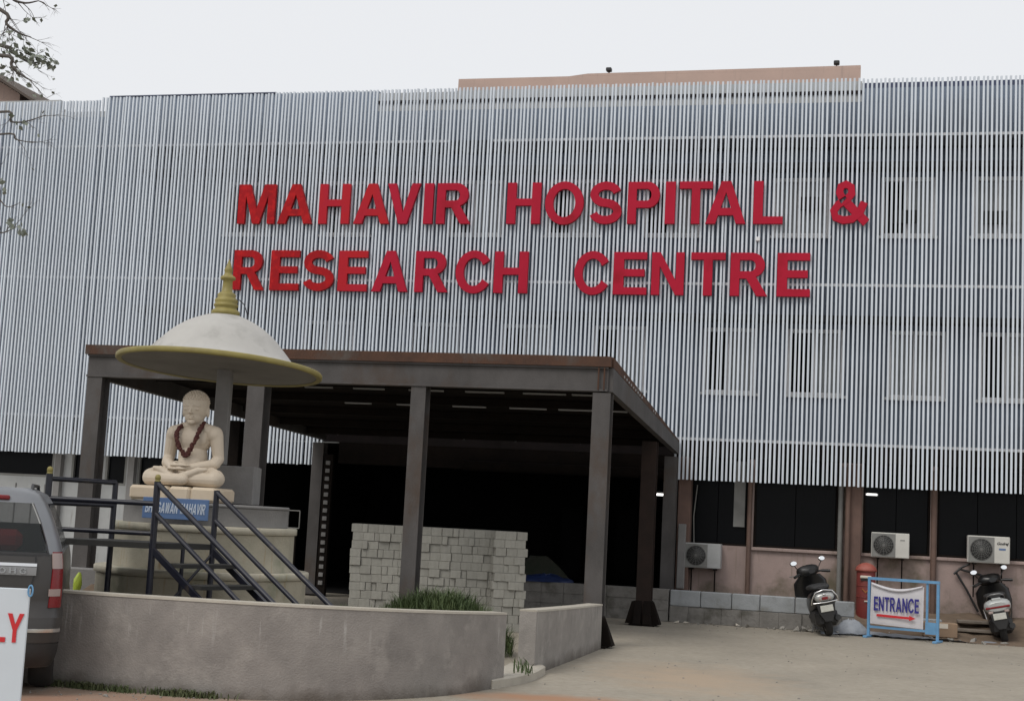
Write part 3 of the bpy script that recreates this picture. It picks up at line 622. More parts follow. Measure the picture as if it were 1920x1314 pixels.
# canopy on its post
cy = thing('stone_canopy', 'white domed canopy with gold spire and rim above the statue', 'canopy', (-3.40, 17.12, 1.68))
MB().cbox(-.085, .085, -.085, .085, .455, 1.66, .012).build('post', M['cement'], cy)
TM = Matrix.Translation((-.05, -.1, 1.58)) @ Matrix.Rotation(R(2.1), 4, 'Y') @ Matrix.Rotation(R(-3.0), 4, 'X')
MB().lathe([(1.155, .050), (.94, .060), (.88, .105), (.82, .178), (.77, .235), (.71, .30), (.64, .378), (.57, .44), (.48, .508), (.385, .563), (.28, .612), (.175, .65), (.05, .66)], 72, M=TM).build('dome', M['dome'], cy)
MB().lathe([(1.14, .0), (1.195, -.012), (1.208, .0), (1.208, .042), (1.196, .054), (1.12, .058)], 72, M=TM, caps=False).build('rim', M['gold'], cy)
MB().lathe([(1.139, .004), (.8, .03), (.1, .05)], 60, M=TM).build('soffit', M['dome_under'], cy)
SM = Matrix.Translation((-.03, -.12, 2.225))
sp = [(.10, -.02), (.168, .0), (.168, .045), (.15, .06), (.128, .075), (.125, .09), (.142, .105), (.145, .125), (.128, .14), (.135, .16), (.138, .18), (.118, .20), (.105, .215), (.112, .245), (.096, .262), (.066, .28), (.060, .34), (.056, .41), (.062, .42), (.088, .432), (.092, .452), (.078, .468), (.056, .48), (.044, .51), (.05, .535), (.052, .55), (.036, .58), (.020, .63), (.004, .675)]
MB().lathe(sp, 28, M=SM).build('spire', M['gold'], cy)
MB().tube([(.12, -.12, 2.42), (.19, -.12, 2.36), (.23, -.12, 2.25), (.25, -.12, 2.15)], .006, 5).build('lightning_wire', M['black'], cy)

# seated statue
ZS = 1.845
SB = Matrix.Translation(Vector((-3.66, 16.50, 1.68)) - DC) @ Matrix.Rotation(R(-7), 4, 'Z')
for i, (a, b) in enumerate(((-.50, -.05), (-.045, .20), (.205, .50))):
    MB().cbox(a, b, -.36, .36, .003, .165 + .002 * i, .03, SB).build('seat_slab', M['stone_slab'], pd)
SR = R(-17)
st = thing('seated_statue', 'cream stone statue sitting cross-legged with hands in lap under the canopy', 'statue', (-3.60, 16.58, ZS + .005), SR)
def cap(mb, a, b, ra, rb, n=12):
    a, b = Vector(a), Vector(b); k = 7; pts = []; rs = []
    d = b - a
    for i in range(4): s_ = i / 4 * math.pi / 2; pts.append(a - d.normalized() * ra * math.cos(s_)); rs.append(max(.002, ra * math.sin(s_)))
    for i in range(k + 1): pts.append(a + d * i / k); rs.append(ra + (rb - ra) * i / k)
    for i in range(1, 5): s_ = i / 4 * math.pi / 2; pts.append(b + d.normalized() * rb * math.sin(s_)); rs.append(max(.002, rb * math.cos(s_)))
    mb.tube(pts, rs, n)
def solid(parts, voxel, it):
    mb = MB(); parts(mb); me = mb.mesh('tmp'); o = bpy.data.objects.new('tmp', me); COL.objects.link(o)
    m = o.modifiers.new('r', 'REMESH'); m.mode = 'VOXEL'; m.voxel_size = voxel
    s_ = o.modifiers.new('s', 'SMOOTH'); s_.iterations = it; s_.factor = .5
    dg = bpy.context.evaluated_depsgraph_get(); dg.update()
    res = bpy.data.meshes.new_from_object(o.evaluated_get(dg)); bpy.data.objects.remove(o, do_unlink=True)
    res.polygons.foreach_set('use_smooth', [True] * len(res.polygons)); return res
def body(mb):
    # head and face (faces -y)
    mb.ell((0, -.02, .91), (.142, .165, .185), 20, 14); mb.ell((0, -.055, .81), (.105, .112, .11), 16, 10)
    mb.ell((0, -.01, .955), (.151, .176, .150), 20, 14)
    cap(mb, (0, .02, .66), (0, -.015, .82), .105, .094)
    for s in (-1, 1):
        mb.ell((s * .143, .01, .865), (.018, .034, .068), 10, 8)
        mb.ell((s * .058, -.156, .882), (.034, .020, .013), 10, 8); cap(mb, (s * .026, -.176, .894), (s * .088, -.150, .892), .006, .005, 8)
        cap(mb, (s * .025, -.180, .923), (s * .10, -.150, .922), .012, .008, 8)
        mb.ell((s * .017, -.188, .840), (.012, .014, .010), 8, 6)
        # trunk halves
        mb.ell((s * .09, -.045, .55), (.115, .066, .10), 14, 10)
        cap(mb, (0, .02, .69), (s * .25, .02, .625), .085, .082)
        mb.ell((s * .262, .015, .605), (.09, .095, .10), 14, 10)
        cap(mb, (s * .275, .015, .60), (s * .318, .03, .335), .082, .064)
        cap(mb, (s * .318, .03, .335), (s * .30, -.03, .27), .066, .066)
        cap(mb, (s * .305, -.01, .275), (s * .09, -.265, .205), .062, .042)
        # thighs, knees
        cap(mb, (s * .14, .03, .12), (s * .385, -.14, .105), .128, .106)
        mb.ell((s * .40, -.165, .10), (.105, .125, .098), 16, 10)
    mb.ell((0, .015, .545), (.225, .135, .175), 20, 12); mb.ell((0, .01, .34), (.178, .125, .22), 20, 12); mb.ell((0, .04, .13), (.26, .18, .13), 20, 12)
    mb.ell((0, -.03, .26), (.155, .115, .14), 16, 10)
    # crossed shins and feet
    cap(mb, (-.40, -.21, .085), (.10, -.36, .075), .088, .062); cap(mb, (.40, -.21, .085), (-.10, -.30, .085), .088, .062)
    cap(mb, (.06, -.345, .10), (.235, -.27, .185), .05, .040); cap(mb, (.235, -.27, .185), (.31, -.235, .20), .036, .022)
    cap(mb, (-.10, -.29, .12), (-.24, -.27, .185), .05, .040); cap(mb, (-.24, -.27, .185), (-.335, -.245, .20), .036, .022)
    # hands, one in the other, with fingers
    mb.ell((.03, -.285, .200), (.085, .062, .024), 12, 8); mb.ell((-.03, -.288, .238), (.085, .060, .022), 12, 8)
    for k in range(4):
        y = -.245 - .027 * k
        cap(mb, (-.02, y, .197), (-.14 + .012 * abs(k - 1.5), y - .005, .200), .014, .011, 8)
        cap(mb, (.02, y - .003, .240), (.135 - .012 * abs(k - 1.5), y - .008, .236), .014, .011, 8)
    cap(mb, (.06, -.30, .245), (.01, -.325, .268), .016, .013, 8); cap(mb, (-.06, -.30, .265), (-.01, -.325, .275), .016, .013, 8)
    # nose, lips, chin
    cap(mb, (0, -.182, .905), (0, -.206, .846), .009, .016, 8)
    mb.ell((0, -.171, .800), (.045, .016, .010), 12, 6); mb.ell((0, -.168, .778), (.036, .016, .010), 12, 6); mb.ell((0, -.145, .735), (.042, .034, .030), 12, 8)
HEADR = Matrix.Rotation(R(10), 4, 'Z')
def body_turned(mb):
    body(mb)
    for i, v in enumerate(mb.v):                     # the head is turned towards the visitor
        if v.z > .70 and abs(v.x) < .19: mb.v[i] = HEADR @ v
me = solid(body_turned, .0062, 4); me.materials.append(M['stone']); link('body', me, st)
# rows of carved curls: fine bumps over the skull cap
cu = MB()
for i in range(9):
    el = R(6 + 10 * i); nk = max(4, int(30 * math.cos(el)))
    for k in range(nk):
        a = 2 * math.pi * (k + .5 * (i % 2)) / nk
        if i < 2 and math.sin(a) < -.2 and i < 1: continue
        cu.ell((.148 * math.cos(el) * math.cos(a), -.01 + .173 * math.cos(el) * math.sin(a), .958 + .147 * math.sin(el)), (.013, .013, .011), 6, 4)
cu.v = [HEADR @ v for v in cu.v]; cu.build('hair', M['stone'], st)
ga = thing('flower_garland', 'dark maroon flower garland hanging round the statue neck', 'garland', (-3.60, 16.58, ZS + .005), SR)
gp = catmull([(-.02, .10, .74), (-.105, .02, .735), (-.135, -.11, .66), (-.13, -.165, .57), (-.09, -.172, .47), (-.035, -.160, .385), (0, -.16, .355), (.035, -.160, .385), (.09, -.172, .47), (.13, -.165, .57), (.135, -.11, .66), (.105, .02, .735), (.02, .10, .74)], 9)
gm = MB()
for p in gp:
    for k in range(3):
        r_ = random.uniform(.014, .024); gm.ell((p.x + random.uniform(-.014, .014), p.y + random.uniform(-.012, .006), p.z + random.uniform(-.012, .012)), (r_, r_, r_ * .8), 7, 5)
gm.build('flowers', M['garland'], ga)
# blue name board
nb = thing('name_board', 'blue board lettered BHAGAWAN MAHAVIR below the statue', 'sign', at(329, 953, 15.93), R(-1.5))
MB().cbox(-.365, .365, .0, .02, -.118, .112, .004).build('panel', M['blue_sign'], nb)
word(nb, 'BHAGAWAN MAHAVIR', -.335, .325, -.055, .115, -.006, -.001, M['sign_letter'], .10, .10, .55)

# ------------------------------------------------------------------ steel platform with steps
A_, B_, C_, D_ = Vector((-4.75, 15.1, 0)), Vector((-3.62, 15.1, 0)), Vector((-3.12, 15.72, 0)), Vector((-4.27, 15.9, 0))
ZP = 1.24; sdir = Vector((.78, -.626, 0)); DR = .58
stp = thing('viewing_steps', 'navy steel platform and steps with railings before the pedestal', 'stairs', (-3.9, 15.4, 0)); OF = Vector((-3.9, 15.4, 0))
def P(v, z): return Vector((v.x, v.y, z)) - OF
dk = MB(); bt = [P(v, ZP - .06) for v in (A_, B_, C_, D_)]; tp = [P(v, ZP) for v in (A_, B_, C_, D_)]
dk.add(bt + tp, [(3, 2, 1, 0), (4, 5, 6, 7), (0, 1, 5, 4), (1, 2, 6, 5), (2, 3, 7, 6), (3, 0, 4, 7)]); dk.build('platform', M['deck'], stp)
for v, zt, ball in ((A_, 1.90, 1), (B_, 1.875, 1), (C_, 1.82, 0), (D_, 1.85, 0)):
    p = MB().tube([P(v, 0.0), P(v, zt)], .036 if ball else .032, 12).build('post', M['navy'], stp)
    if ball:
        q = P(v, zt); MB().lathe([(.022, -.01), (.030, .0), (.030, .012), (.022, .016), (.030, .024), (.031, .05), (.022, .068), (.004, .076)], 16, tuple(q)).build('finial', M['gold'], p)
def rail(a, za, b, zb, r=.021): MB().tube([P(a, za), P(b, zb)], r * 1.25, 10).build('rail', M['navy'], stp)
rail(A_, 1.645, B_, 1.645, .022); rail(A_, 1.335, B_, 1.335, .020); rail(A_, 1.85, D_, 1.85, .022); rail(A_, 1.60, D_, 1.60)
rn = 2.10
for v, z1, z2 in ((B_, 1.86, 1.55), (C_, 1.80, 1.50)):
    e = v + sdir * rn
    rail(v, z1, e, z1 - DR * rn, .023); rail(v, z2, e, z2 - DR * rn, .021)
    MB().tube([P(e, 0), P(e, z1 - DR * rn)], .024, 10).build('post', M['navy'], stp)
    m_ = v + sdir * 1.05
    s_ = MB(); a, b = P(v, ZP - .03), P(e, max(.02, ZP - .03 - DR * rn)); wv = Vector((.626, .78, 0)) * .018; dn = Vector((0, 0, -.075))
    s_.add([a - wv, a + wv, a + wv + dn, a - wv + dn, b - wv, b + wv, b + wv + dn, b - wv + dn], [(0, 1, 2, 3), (7, 6, 5, 4), (0, 4, 5, 1), (1, 5, 6, 2), (2, 6, 7, 3), (3, 7, 4, 0)]); s_.build('stringer', M['navy'], stp)
wv = (C_ - B_)
for k in range(1, 6):
    z = ZP - .195 * k; c = B_ + sdir * (.335 * k - .15)
    q = [c + wv * .03, c + wv * .97, c + wv * .97 + sdir * .27, c + wv * .03 + sdir * .27]
    MB().add([P(v, z - .04) for v in q] + [P(v, z) for v in q], [(3, 2, 1, 0), (4, 5, 6, 7), (0, 1, 5, 4), (1, 2, 6, 5), (2, 3, 7, 6), (3, 0, 4, 7)]).build('tread', M['deck'], stp)
MB().tube([P(B_, .35), P(C_, ZP - .1)], .016, 8).build('brace', M['navy'], stp)
MB().tube([P(B_.lerp(C_, .5), 0), P(B_.lerp(C_, .5), ZP - .06)], .022, 8).build('post', M['navy'], stp)

# clutter under the platform
lw_ = thing('low_brick_wall', 'low grey rendered wall stub left of the round pedestal', 'wall', (-5.45, 18.6, 0), R(-4))
MB().cbox(-.55, .42, -.1, .1, 0, .78, .015).build('wall_body', M['cement'], lw_)
bg_ = thing('plastic_bag', 'lime green plastic bag on the rubble beside the pedestal', 'bag', (-5.14, 17.75, .53), R(20))
bm_ = MB(); bm_.loft([[(r * math.cos(a) * (1 + .2 * math.sin(3 * a + z * 30)) + .1 * z, r * .7 * math.sin(a) * (1 + .25 * math.sin(5 * a - z * 40)), z) for a in [2 * math.pi * k / 14 for k in range(14)]] for r, z in ((.03, 0), (.042, .02), (.05, .09), (.046, .15), (.03, .20), (.012, .235))]); bm_.build('bag', M['bag'], bg_)
def rock(c, r):
    mb = MB(); mb.hull([(random.gauss(0, 1) * r[0], random.gauss(0, 1) * r[1], abs(random.gauss(0, 1)) * r[2]) for _ in range(14)])
    o = mb.build('rubble_stone', M['rubble']); o.location = c; o.rotation_euler = (0, 0, random.uniform(0, 6)); return o
def pile(name, label, c, rx, ry, h, m, cat, n=26, kind=None):
    o = thing(name, label, cat, c); mb = MB(); rings = []
    for i in range(7):
        t = i / 6; rr = 1 - t ** 1.9 * .82
        rings.append([(rx * rr * math.cos(a) * random.uniform(.86, 1.1), ry * rr * math.sin(a) * random.uniform(.86, 1.1), h * t + random.uniform(-.03, .03) * (t > 0)) for a in [2 * math.pi * k / 22 for k in range(22)]])
    mb.loft(rings, True); mb.build('mound', M[m], o); return o
ph = pile('rubble_heap', 'brown heap of earth and rubble left of the round pedestal', (-5.0, 18.3, 0), .65, .5, .58, 'soil', 'rubble')
for k in range(16):
    a = random.uniform(0, 6.28); t = random.uniform(.2, .9); s_ = random.uniform(.04, .09)
    o = MB().cbox(-s_ * 1.4, s_ * 1.4, -s_, s_, -s_ * .7, s_ * .7, .01).build('brick_piece', M['rubble'], ph)
    o.location = (.6 * t * math.cos(a), .45 * t * math.sin(a), .58 * (1 - t ** .9) + .03); o.rotation_euler = (random.random(), random.random(), random.random() * 6)

# ------------------------------------------------------------------ stacks of concrete pavers
BH = .124
def stack(label, x, y, wid, dep, rows, rot, seed):
    rnd = random.Random(seed); t = thing('paver_stack', label, 'paver stack', (x, y, 0), rot, 'stacks of concrete pavers'); cachem = {}
    def put(x0, x1, y0, y1, z0, z1):
        k = (round(x1 - x0, 2), round(y1 - y0, 2))
        if k not in cachem:
            me = MB().cbox(-k[0] / 2, k[0] / 2, -k[1] / 2, k[1] / 2, 0, BH - .003, .004).mesh('paver'); me.materials.append(M['block']); cachem[k] = me
        o = link('paver', cachem[k], t); o.location = ((x0 + x1) / 2, (y0 + y1) / 2 + rnd.gauss(0, .008), z0 + .001); o.rotation_euler = (0, 0, rnd.gauss(0, .016))
    for r in range(rows):
        z = r * BH; x0 = rnd.choice((0, 0, .012, -.015)); first = True
        while x0 < wid - .04:
            ww = rnd.choice((.16, .16, .16, .08)) if x0 + .16 <= wid + .02 else .08
            jut = rnd.choice((0, 0, 0, 0, 0, -.022, .012))
            put(x0, x0 + ww - .002, jut, jut + .2, z, z + BH); x0 += ww + rnd.choice((0, 0, 0, .003, .008))
        y0 = .21
        while y0 < dep - .1:                         # flank rows
            for xa in (0.0, wid - .2): put(xa, xa + .195, y0, y0 + .2, z, z + BH)
            y0 += .21
        if r == rows - 1:
            y0 = .21
            while y0 < dep - .1:
                x0 = .2
                while x0 < wid - .25: put(x0, x0 + .195, y0, y0 + .2, z, z + BH); x0 += .2
                y0 += .21
    MB().box(.06, wid - .06, .08, dep - .06, 0, rows * BH - .03).build('core', M['block'], t)
stack('grey paver stack left of the middle portico column', -2.27, 22.0, .90, .8, 12, R(3), 3)
stack('widest grey paver stack right of the middle portico column', -1.24, 22.05, 1.13, .8, 12, R(1), 5)
stack('narrow grey paver stack at the right end of the row', -.10, 21.8, .50, .8, 12, R(10), 8)

# ------------------------------------------------------------------ low block wall along the right wing and rough wall behind the portico
bw = bthing('block_wall', 'low painted concrete block wall along the right wing', 'wall', -.2, 1.0, 0)
for k, (a, b) in enumerate(((-.02, .52), (.53, 1.07), (1.08, 1.57), (1.58, 2.18), (2.19, 2.72), (2.73, 3.2))):
    MB().cbox(a, b, 0 + random.uniform(-.008, .008), .2, .285, .565 - .02 * (k == 5), .014).build('block', M['wall_block'], bw)
x = -.02; k = 0
while x < 3.15:
    ww = random.uniform(.28, .5); MB().cbox(x, min(x + ww, 3.2), .0 + random.uniform(-.02, .02), .22, 0, .282, .006).build('block', M['rough_wall'], bw); x += ww + .001
rw = bthing('rough_stone_wall', 'low rough plastered wall across the shaded portico', 'wall', -.24, 1.05, 0)
x = -4.6; k = 0
while x < -.02:
    ww = random.uniform(.35, .6); x1 = min(x + ww, -.004)
    z = 0
    for hh in (.19, .19, .19): MB().cbox(x, x1 - .001, random.uniform(-.012, .012), .24, z, z + hh - .001, .005).build('stone', M['rough_wall'], rw); z += hh
    x = x1 + .001
hp = pile('covered_heap', 'dull green heap under cloth behind the paver stacks', tuple(B(-2.9, -.1, 0)), .95, .5, .98, 'heap', 'heap')
tb = pile('blue_tarp', 'crumpled blue tarp on the low wall beside the green heap', tuple(B(-2.55, .92, .565)), .55, .18, .13, 'tarp_blue', 'tarp')

# ------------------------------------------------------------------ air conditioners
def ac(label, u, n, z, wdt, hgt, m, logo):
    t = bthing('air_conditioner', label, 'air conditioner', u, n, z, 'outdoor units on the right wing')
    dep = .28
    MB().cbox(0, wdt, 0, dep, 0, hgt, .012).build('casing', M[m], t)
    cx, cz, rr = wdt * .325, hgt * .5, hgt * .40
    MB().cbox(cx - rr - .03, cx + rr + .03, -.006, -.001, cz - rr - .03, cz + rr + .03, .002).build('grille_panel', M['pipe_grey'], t)
    gm = Matrix.Translation((cx, -.008, cz)) @ Matrix.Rotation(R(90), 4, 'X')
    gr = MB().lathe([(rr, 0), (rr, .003), (.01, .004)], 36, M=gm).build('fan_opening', M['black'], t)
    q = MB()
    for k in range(6): q.tube([(cx + (rr * (k + 1) / 6.3) * math.cos(2 * math.pi * j / 28), -.016, cz + (rr * (k + 1) / 6.3) * math.sin(2 * math.pi * j / 28)) for j in range(29)], .0028, 4)
    for k in range(8): a = math.pi * k / 8; q.tube([(cx - rr * math.cos(a), -.017, cz - rr * math.sin(a)), (cx + rr * math.cos(a), -.017, cz + rr * math.sin(a))], .0026, 4)
    q.build('fan_guard', M['pipe_grey'], t)
    for x in (.1, wdt - .14): MB().box(x, x + .05, .02, dep + .3, -.035, -.002).build('bracket', M['rust_dark'], t)
    for x in (.12, wdt - .12): MB().tube([(x, .22, -.036), (x, .24, -.62)], .014, 6).build('bracket_leg', M['rust_dark'], t)
    if logo == 1: MB().cbox(wdt * .76, wdt * .88, -.004, -.001, hgt * .70, hgt * .74, .001).build('logo_mark', M['pipe_grey'], t)
    if logo == 2:
        cd = bpy.data.curves.new('logo', 'FONT'); cd.body = 'Godrej'; cd.size = .068; cd.extrude = .001; cd.shear = .35; cd.offset = .002
        to = bpy.data.objects.new('tmp', cd); COL.objects.link(to); dg = bpy.context.evaluated_depsgraph_get(); me = bpy.data.meshes.new_from_object(to.evaluated_get(dg)); bpy.data.objects.remove(to, do_unlink=True)
        me.transform(Matrix.Translation((wdt * .685, -.003, hgt * .70)) @ Matrix.Rotation(R(90), 4, 'X')); me.materials.append(M['black']); link('logo_lettering', me, t)
        MB().cbox(wdt * .74, wdt * .90, -.004, -.001, hgt * .50, hgt * .57, .001).build('blue_label', M['blue_sign'], t)
    return t
ac('dusty grey air conditioner low on the wall beside the portico', -.14, -.17, .95, .68, .46, 'ac_old', 0)
ac('cream air conditioner above the red postbox and entrance sign', 3.26, -.17, 1.33, .67, .45, 'ac', 1)
ac('cream air conditioner with blue label above the silver scooter', 4.94, -.17, 1.33, .72, .48, 'ac', 2)

# ------------------------------------------------------------------ postbox
pb = bthing('postbox', 'weathered red domed postbox behind the entrance sign', 'postbox', 3.18, .05, .16)
MB().lathe([(.16, 0), (.165, .02), (.165, .90), (.16, .91)], 32).build('drum', M['postbox'], pb)
MB().lathe([(.17, .905), (.192, .915), (.192, .94), (.17, .985), (.12, 1.03), (.06, 1.058), (.004, 1.066)], 32).build('dome', M['postbox_top'], pb)
MB().cbox(-.10, .10, -.195, -.15, .785, .835, .012).build('slot_hood', M['cream'], pb); MB().box(-.085, .085, -.172, -.15, .745, .783).build('slot', M['black'], pb)
for z in (.64, .44): MB().lathe([(.16, z), (.171, z + .004), (.171, z + .016), (.16, z + .02)], 32).build('band', M['postbox'], pb)
MB().prism([(-.07, .60), (-.05, .60), (0, .555), (.05, .60), (.07, .60), (0, .525)], -.178, -.160).build('emblem', M['ochre'], pb)
MB().cbox(-.02, .12, -.182, -.15, .37, .395, .004).build('notice_strip', M['cream'], pb)
# ------------------------------------------------------------------ entrance sign on a barricade
SL, SRt = Vector((6.30, 24.84, 0)), Vector((7.30, 24.25, 0)); dv = (SRt - SL); ang = math.atan2(dv.y, dv.x); LN = dv.length
es = thing('entrance_sign', 'light blue barricade with white banner reading ENTRANCE over a red arrow', 'sign', SL, ang)
H_ = .965
for x, zt in ((0, H_), (LN, H_ - .005)): MB().box(x - .022, x + .022, -.022, .022, 0, zt).build('frame_post', M['light_blue'], es)
MB().box(-.024, LN + .024, -.024, .024, H_ + .002, H_ + .048).build('top_rail', M['light_blue'], es)
MB().box(.023, LN - .023, -.02, .02, .16, .20).build('bottom_rail', M['light_blue'], es)
MB().box(LN - .20, LN - .165, .0, .03, .201, H_).build('inner_post', M['light_blue'], es)
MB().box(LN - .20, LN - .024, -.026, -.021, .13, .33).build('plate', M['light_blue'], es)
for x in (0, LN):
    MB().cbox(x - .035, x + .035, -.22, .22, -.0, .035, .006).build('foot', M['light_blue'], es)
# banner cloth with a curled top edge
bn = MB(); x0, x1 = .035, LN - .235; rows = []; NXb, NZb = 24, 14
for j in range(NZb + 1):
    t = j / NZb; row = []
    for i in range(NXb + 1):
        s_ = i / NXb; sag = .075 * math.sin(math.pi * min(1, s_ * 1.02)) * t ** 3
        z = .235 - .03 * s_ + (.675 + .02) * t - sag
        y = -.035 - .012 * math.sin(5 * s_ + 3 * t) * (1 - .4 * t) - .02 * math.sin(math.pi * t) * math.sin(math.pi * s_)
        row.append((x0 + (x1 - x0) * s_ + .01 * t, y, z))
    rows.append(row)
back = [[(x, y + .008, z) for x, y, z in r] for r in rows]
bn.loft(rows, True, False, False); bn.loft(back, True, False, False)
ban = bn.build('banner', M['banner'], es)
fb = MB(); fr_ = []
for i in range(NXb + 1):
    s_ = i / NXb; sag = .075 * math.sin(math.pi * s_) ; x = x0 + .02 + (x1 - x0 - .03) * s_; z = .905 - sag; hgt = .012 + .03 * math.sin(math.pi * s_)
    fr_.append([(x, -.050, z), (x, -.062, z - hgt), (x, -.075, z - hgt * .6), (x, -.070, z + .012)])
fb.loft(fr_, True); fb.build('curled_edge', M['banner'], ban)
word(es, 'ENTRANCE', x0 + .07, x1 - .06, .46, .235, -.083, -.078, M['print_navy'], .10)
MB().prism([(x0 + .12, .365), (x0 + .12, .405), (x1 - .22, .392), (x1 - .22, .415), (x1 - .11, .372), (x1 - .22, .328), (x1 - .22, .352)], -.083, -.078).build('arrow', M['print_red'], es)
bb = MB()
for a, b, c, d in ((x0 + .03, x1 - .03, .285, .288), (x0 + .03, x0 + .033, .289, .80), (x1 - .033, x1 - .03, .289, .78)): bb.box(a, b, -.082, -.079, c, d)
bb.build('border_line', M['cream'], ban)

# ------------------------------------------------------------------ scooters
def sring(y, cx, cz, rx, rz, n=16, p=2.6):
    o = []
    for k in range(n):
        a = 2 * math.pi * k / n; c, s = math.cos(a), math.sin(a)
        o.append((cx + rx * math.copysign(abs(c) ** (2 / p), c), y, cz + rz * math.copysign(abs(s) ** (2 / p), s)))
    return o
def zring(z, cy_, rx, ry, n=16, p=2.6): return [(x, cy_ + q - 0, z) for x, _, q in sring(0, 0, 0, rx, ry, n, p)]
def wheel(parent, y, r=.225, w=.06):
    Mx = Matrix.Translation((0, y, r)) @ Matrix.Rotation(R(90), 4, 'Y')
    wh = MB().lathe([(r - .075, -w * .7), (r - .03, -w), (r - .008, -w * .7), (r, -w * .25), (r, w * .25), (r - .008, w * .7), (r - .03, w), (r - .075, w * .7)], 32, M=Mx).build('wheel', M['tyre'], parent)
    MB().lathe([(.14, -.04), (.125, -.045), (.03, -.02), (.03, .02), (.125, .045), (.14, .04)], 24, M=Mx).build('rim', M['alloy'], wh); return wh
def scooter(label, loc, yaw, lean, paint, tail, silver, steer=22):
    t = thing('scooter', label, 'scooter', loc, (0, R(lean), R(yaw)), 'scooters parked by the right wing')
    wheel(t, -.60); wheel(t, .64)
    SX = Matrix.Diagonal((1.34, 1, 1.06, 1)); TX = Matrix.Diagonal((1.34, 1, 1.02, 1)); HB = Matrix.Translation((0, .42, 0)) @ Matrix.Rotation(R(steer), 4, 'Z') @ Matrix.Translation((0, -.42, 0))
    MB().loft([sring(-.93, 0, .64, .05, .04), sring(-.90, 0, .635, .115, .085), sring(-.82, 0, .62, .155, .125), sring(-.62, 0, .585, .17, .155), sring(-.35, 0, .54, .165, .18), sring(-.1, 0, .49, .155, .19), sring(.06, 0, .44, .125, .17), sring(.10, 0, .42, .09, .13)], M=SX).build('rear_body', M[paint], t)
    MB().loft([sring(-.70, 0, .765, .07, .02), sring(-.66, 0, .77, .115, .040), sring(-.45, 0, .772, .135, .05), sring(-.15, 0, .762, .135, .05), sring(.02, 0, .752, .11, .045), sring(.12, 0, .735, .05, .03)], M=SX).build('seat', M['seat'], t)
    MB().cbox(-.15, .15, .02, .52, .25, .315, .02).build('floorboard', M['black'], t)
    ap = MB(); ap.loft([zring(.26, .50, .15, .05), zring(.40, .53, .19, .06), zring(.62, .535, .225, .07), zring(.82, .50, .215, .075), zring(.93, .46, .14, .07)], M=SX); ap.build('front_apron', M[paint], t)
    MB().tube([(-.195, .47, .36), (-.225, .50, .62), (-.215, .475, .82)], .012, 6).build('apron_trim', M['chrome'], t)
    MB().loft([sring(.40, 0, .26, .04, .03), sring(.47, 0, .36, .075, .06), sring(.62, 0, .42, .085, .06), sring(.78, 0, .39, .08, .055), sring(.88, 0, .30, .05, .03)]).build('front_fender', M[paint], t)
    MB().loft([sring(.30, 0, 1.0, .05, .04), sring(.34, 0, 1.0, .12, .07), sring(.42, 0, 1.01, .16, .095), sring(.52, 0, 1.0, .14, .085), sring(.58, 0, .985, .07, .045)], M=HB @ SX).build('handlebar_cowl', M['black' if not silver else 'black_gloss'], t)
    MB().tube([(-.35, .30, 1.0), (-.22, .38, 1.03), (0, .42, 1.02), (.22, .38, 1.03), (.35, .30, 1.0)], .016, 8, HB).build('handlebar', M['black'], t)
    for s in (-1, 1):
        MB().tube([(s * .23, .372, 1.028), (s * .36, .292, .998)], .026, 8, HB).build('grip', M['black'], t)
        MB().tube([(s * .20, .47, 1.01), (s * .37, .46, 1.015)], .007, 5, HB).build('brake_lever', M['alloy'], t)
        st_ = MB().tube([(s * .17, .40, 1.05), (s * .22, .40, 1.12), (s * .275, .385, 1.20)], .008, 6, HB).build('mirror_stem', M['black'], t)
        mm = HB @ Matrix.Translation((s * .285, .375, 1.235)) @ Matrix.Rotation(R(-14), 4, 'X') @ Matrix.Rotation(R(s * 8), 4, 'Z')
        MB().ell((0, .012, 0), (.066, .018, .046), 16, 8, mm).build('mirror_back', M['black'], t)
        MB().loft([[(.060 * math.cos(2 * math.pi * k / 20), -.007, .040 * math.sin(2 * math.pi * k / 20)) for k in range(20)], [(.057 * math.cos(2 * math.pi * k / 20), -.010, .037 * math.sin(2 * math.pi * k / 20)) for k in range(20)]], M=mm).build('mirror_glass', M['mirror'], t)
    # tail cluster
    if not silver:
        MB().loft([sring(-.905, 0, .655, .125, .075), sring(-.945, 0, .65, .11, .06), sring(-.955, 0, .648, .08, .04)], M=TX).build('tail_panel', M[tail], t)
        MB().cbox(-.05, .05, -.972, -.954, .625, .675, .006).build('tail_lamp', M['lamp_red'], t)
        for s in (-1, 1): MB().ell((s * .078, -.955, .645), (.022, .014, .032), 10, 6).build('indicator', M['lamp_clear'], t)
        MB().ell((0, -.955, .712), (.03, .014, .018), 10, 6).build('emblem', M['chrome'], t)
        MB().tube([(-.165, -.86, .56), (-.158, -.93, .64), (-.105, -.945, .745), (0, -.95, .775), (.105, -.945, .745), (.158, -.93, .64), (.165, -.86, .56)], .011, 8, TX).build('tail_guard', M['chrome'], t)
        MB().tube([(-.15, -.93, .575), (0, -.97, .570), (.15, -.93, .575)], .011, 8, TX).build('tail_guard', M['chrome'], t)
    else:
        MB().loft([sring(-.86, 0, .64, .165, .12), sring(-.93, 0, .635, .15, .10), sring(-.955, 0, .63, .11, .07)], M=TX).build('tail_panel', M[tail], t)
        MB().cbox(-.20, .20, -.965, -.90, .615, .655, .012).build('tail_lamp', M['lamp_red'], t)
        for s in (-1, 1): MB().cbox(s * .13 - .04, s * .13 + .04, -.963, -.90, .535, .58, .012).build('indicator', M['lamp_clear'], t)
        MB().cbox(-.085, .085, -.93, -.84, .72, .79, .02).build('number_pad', M['silver'], t)
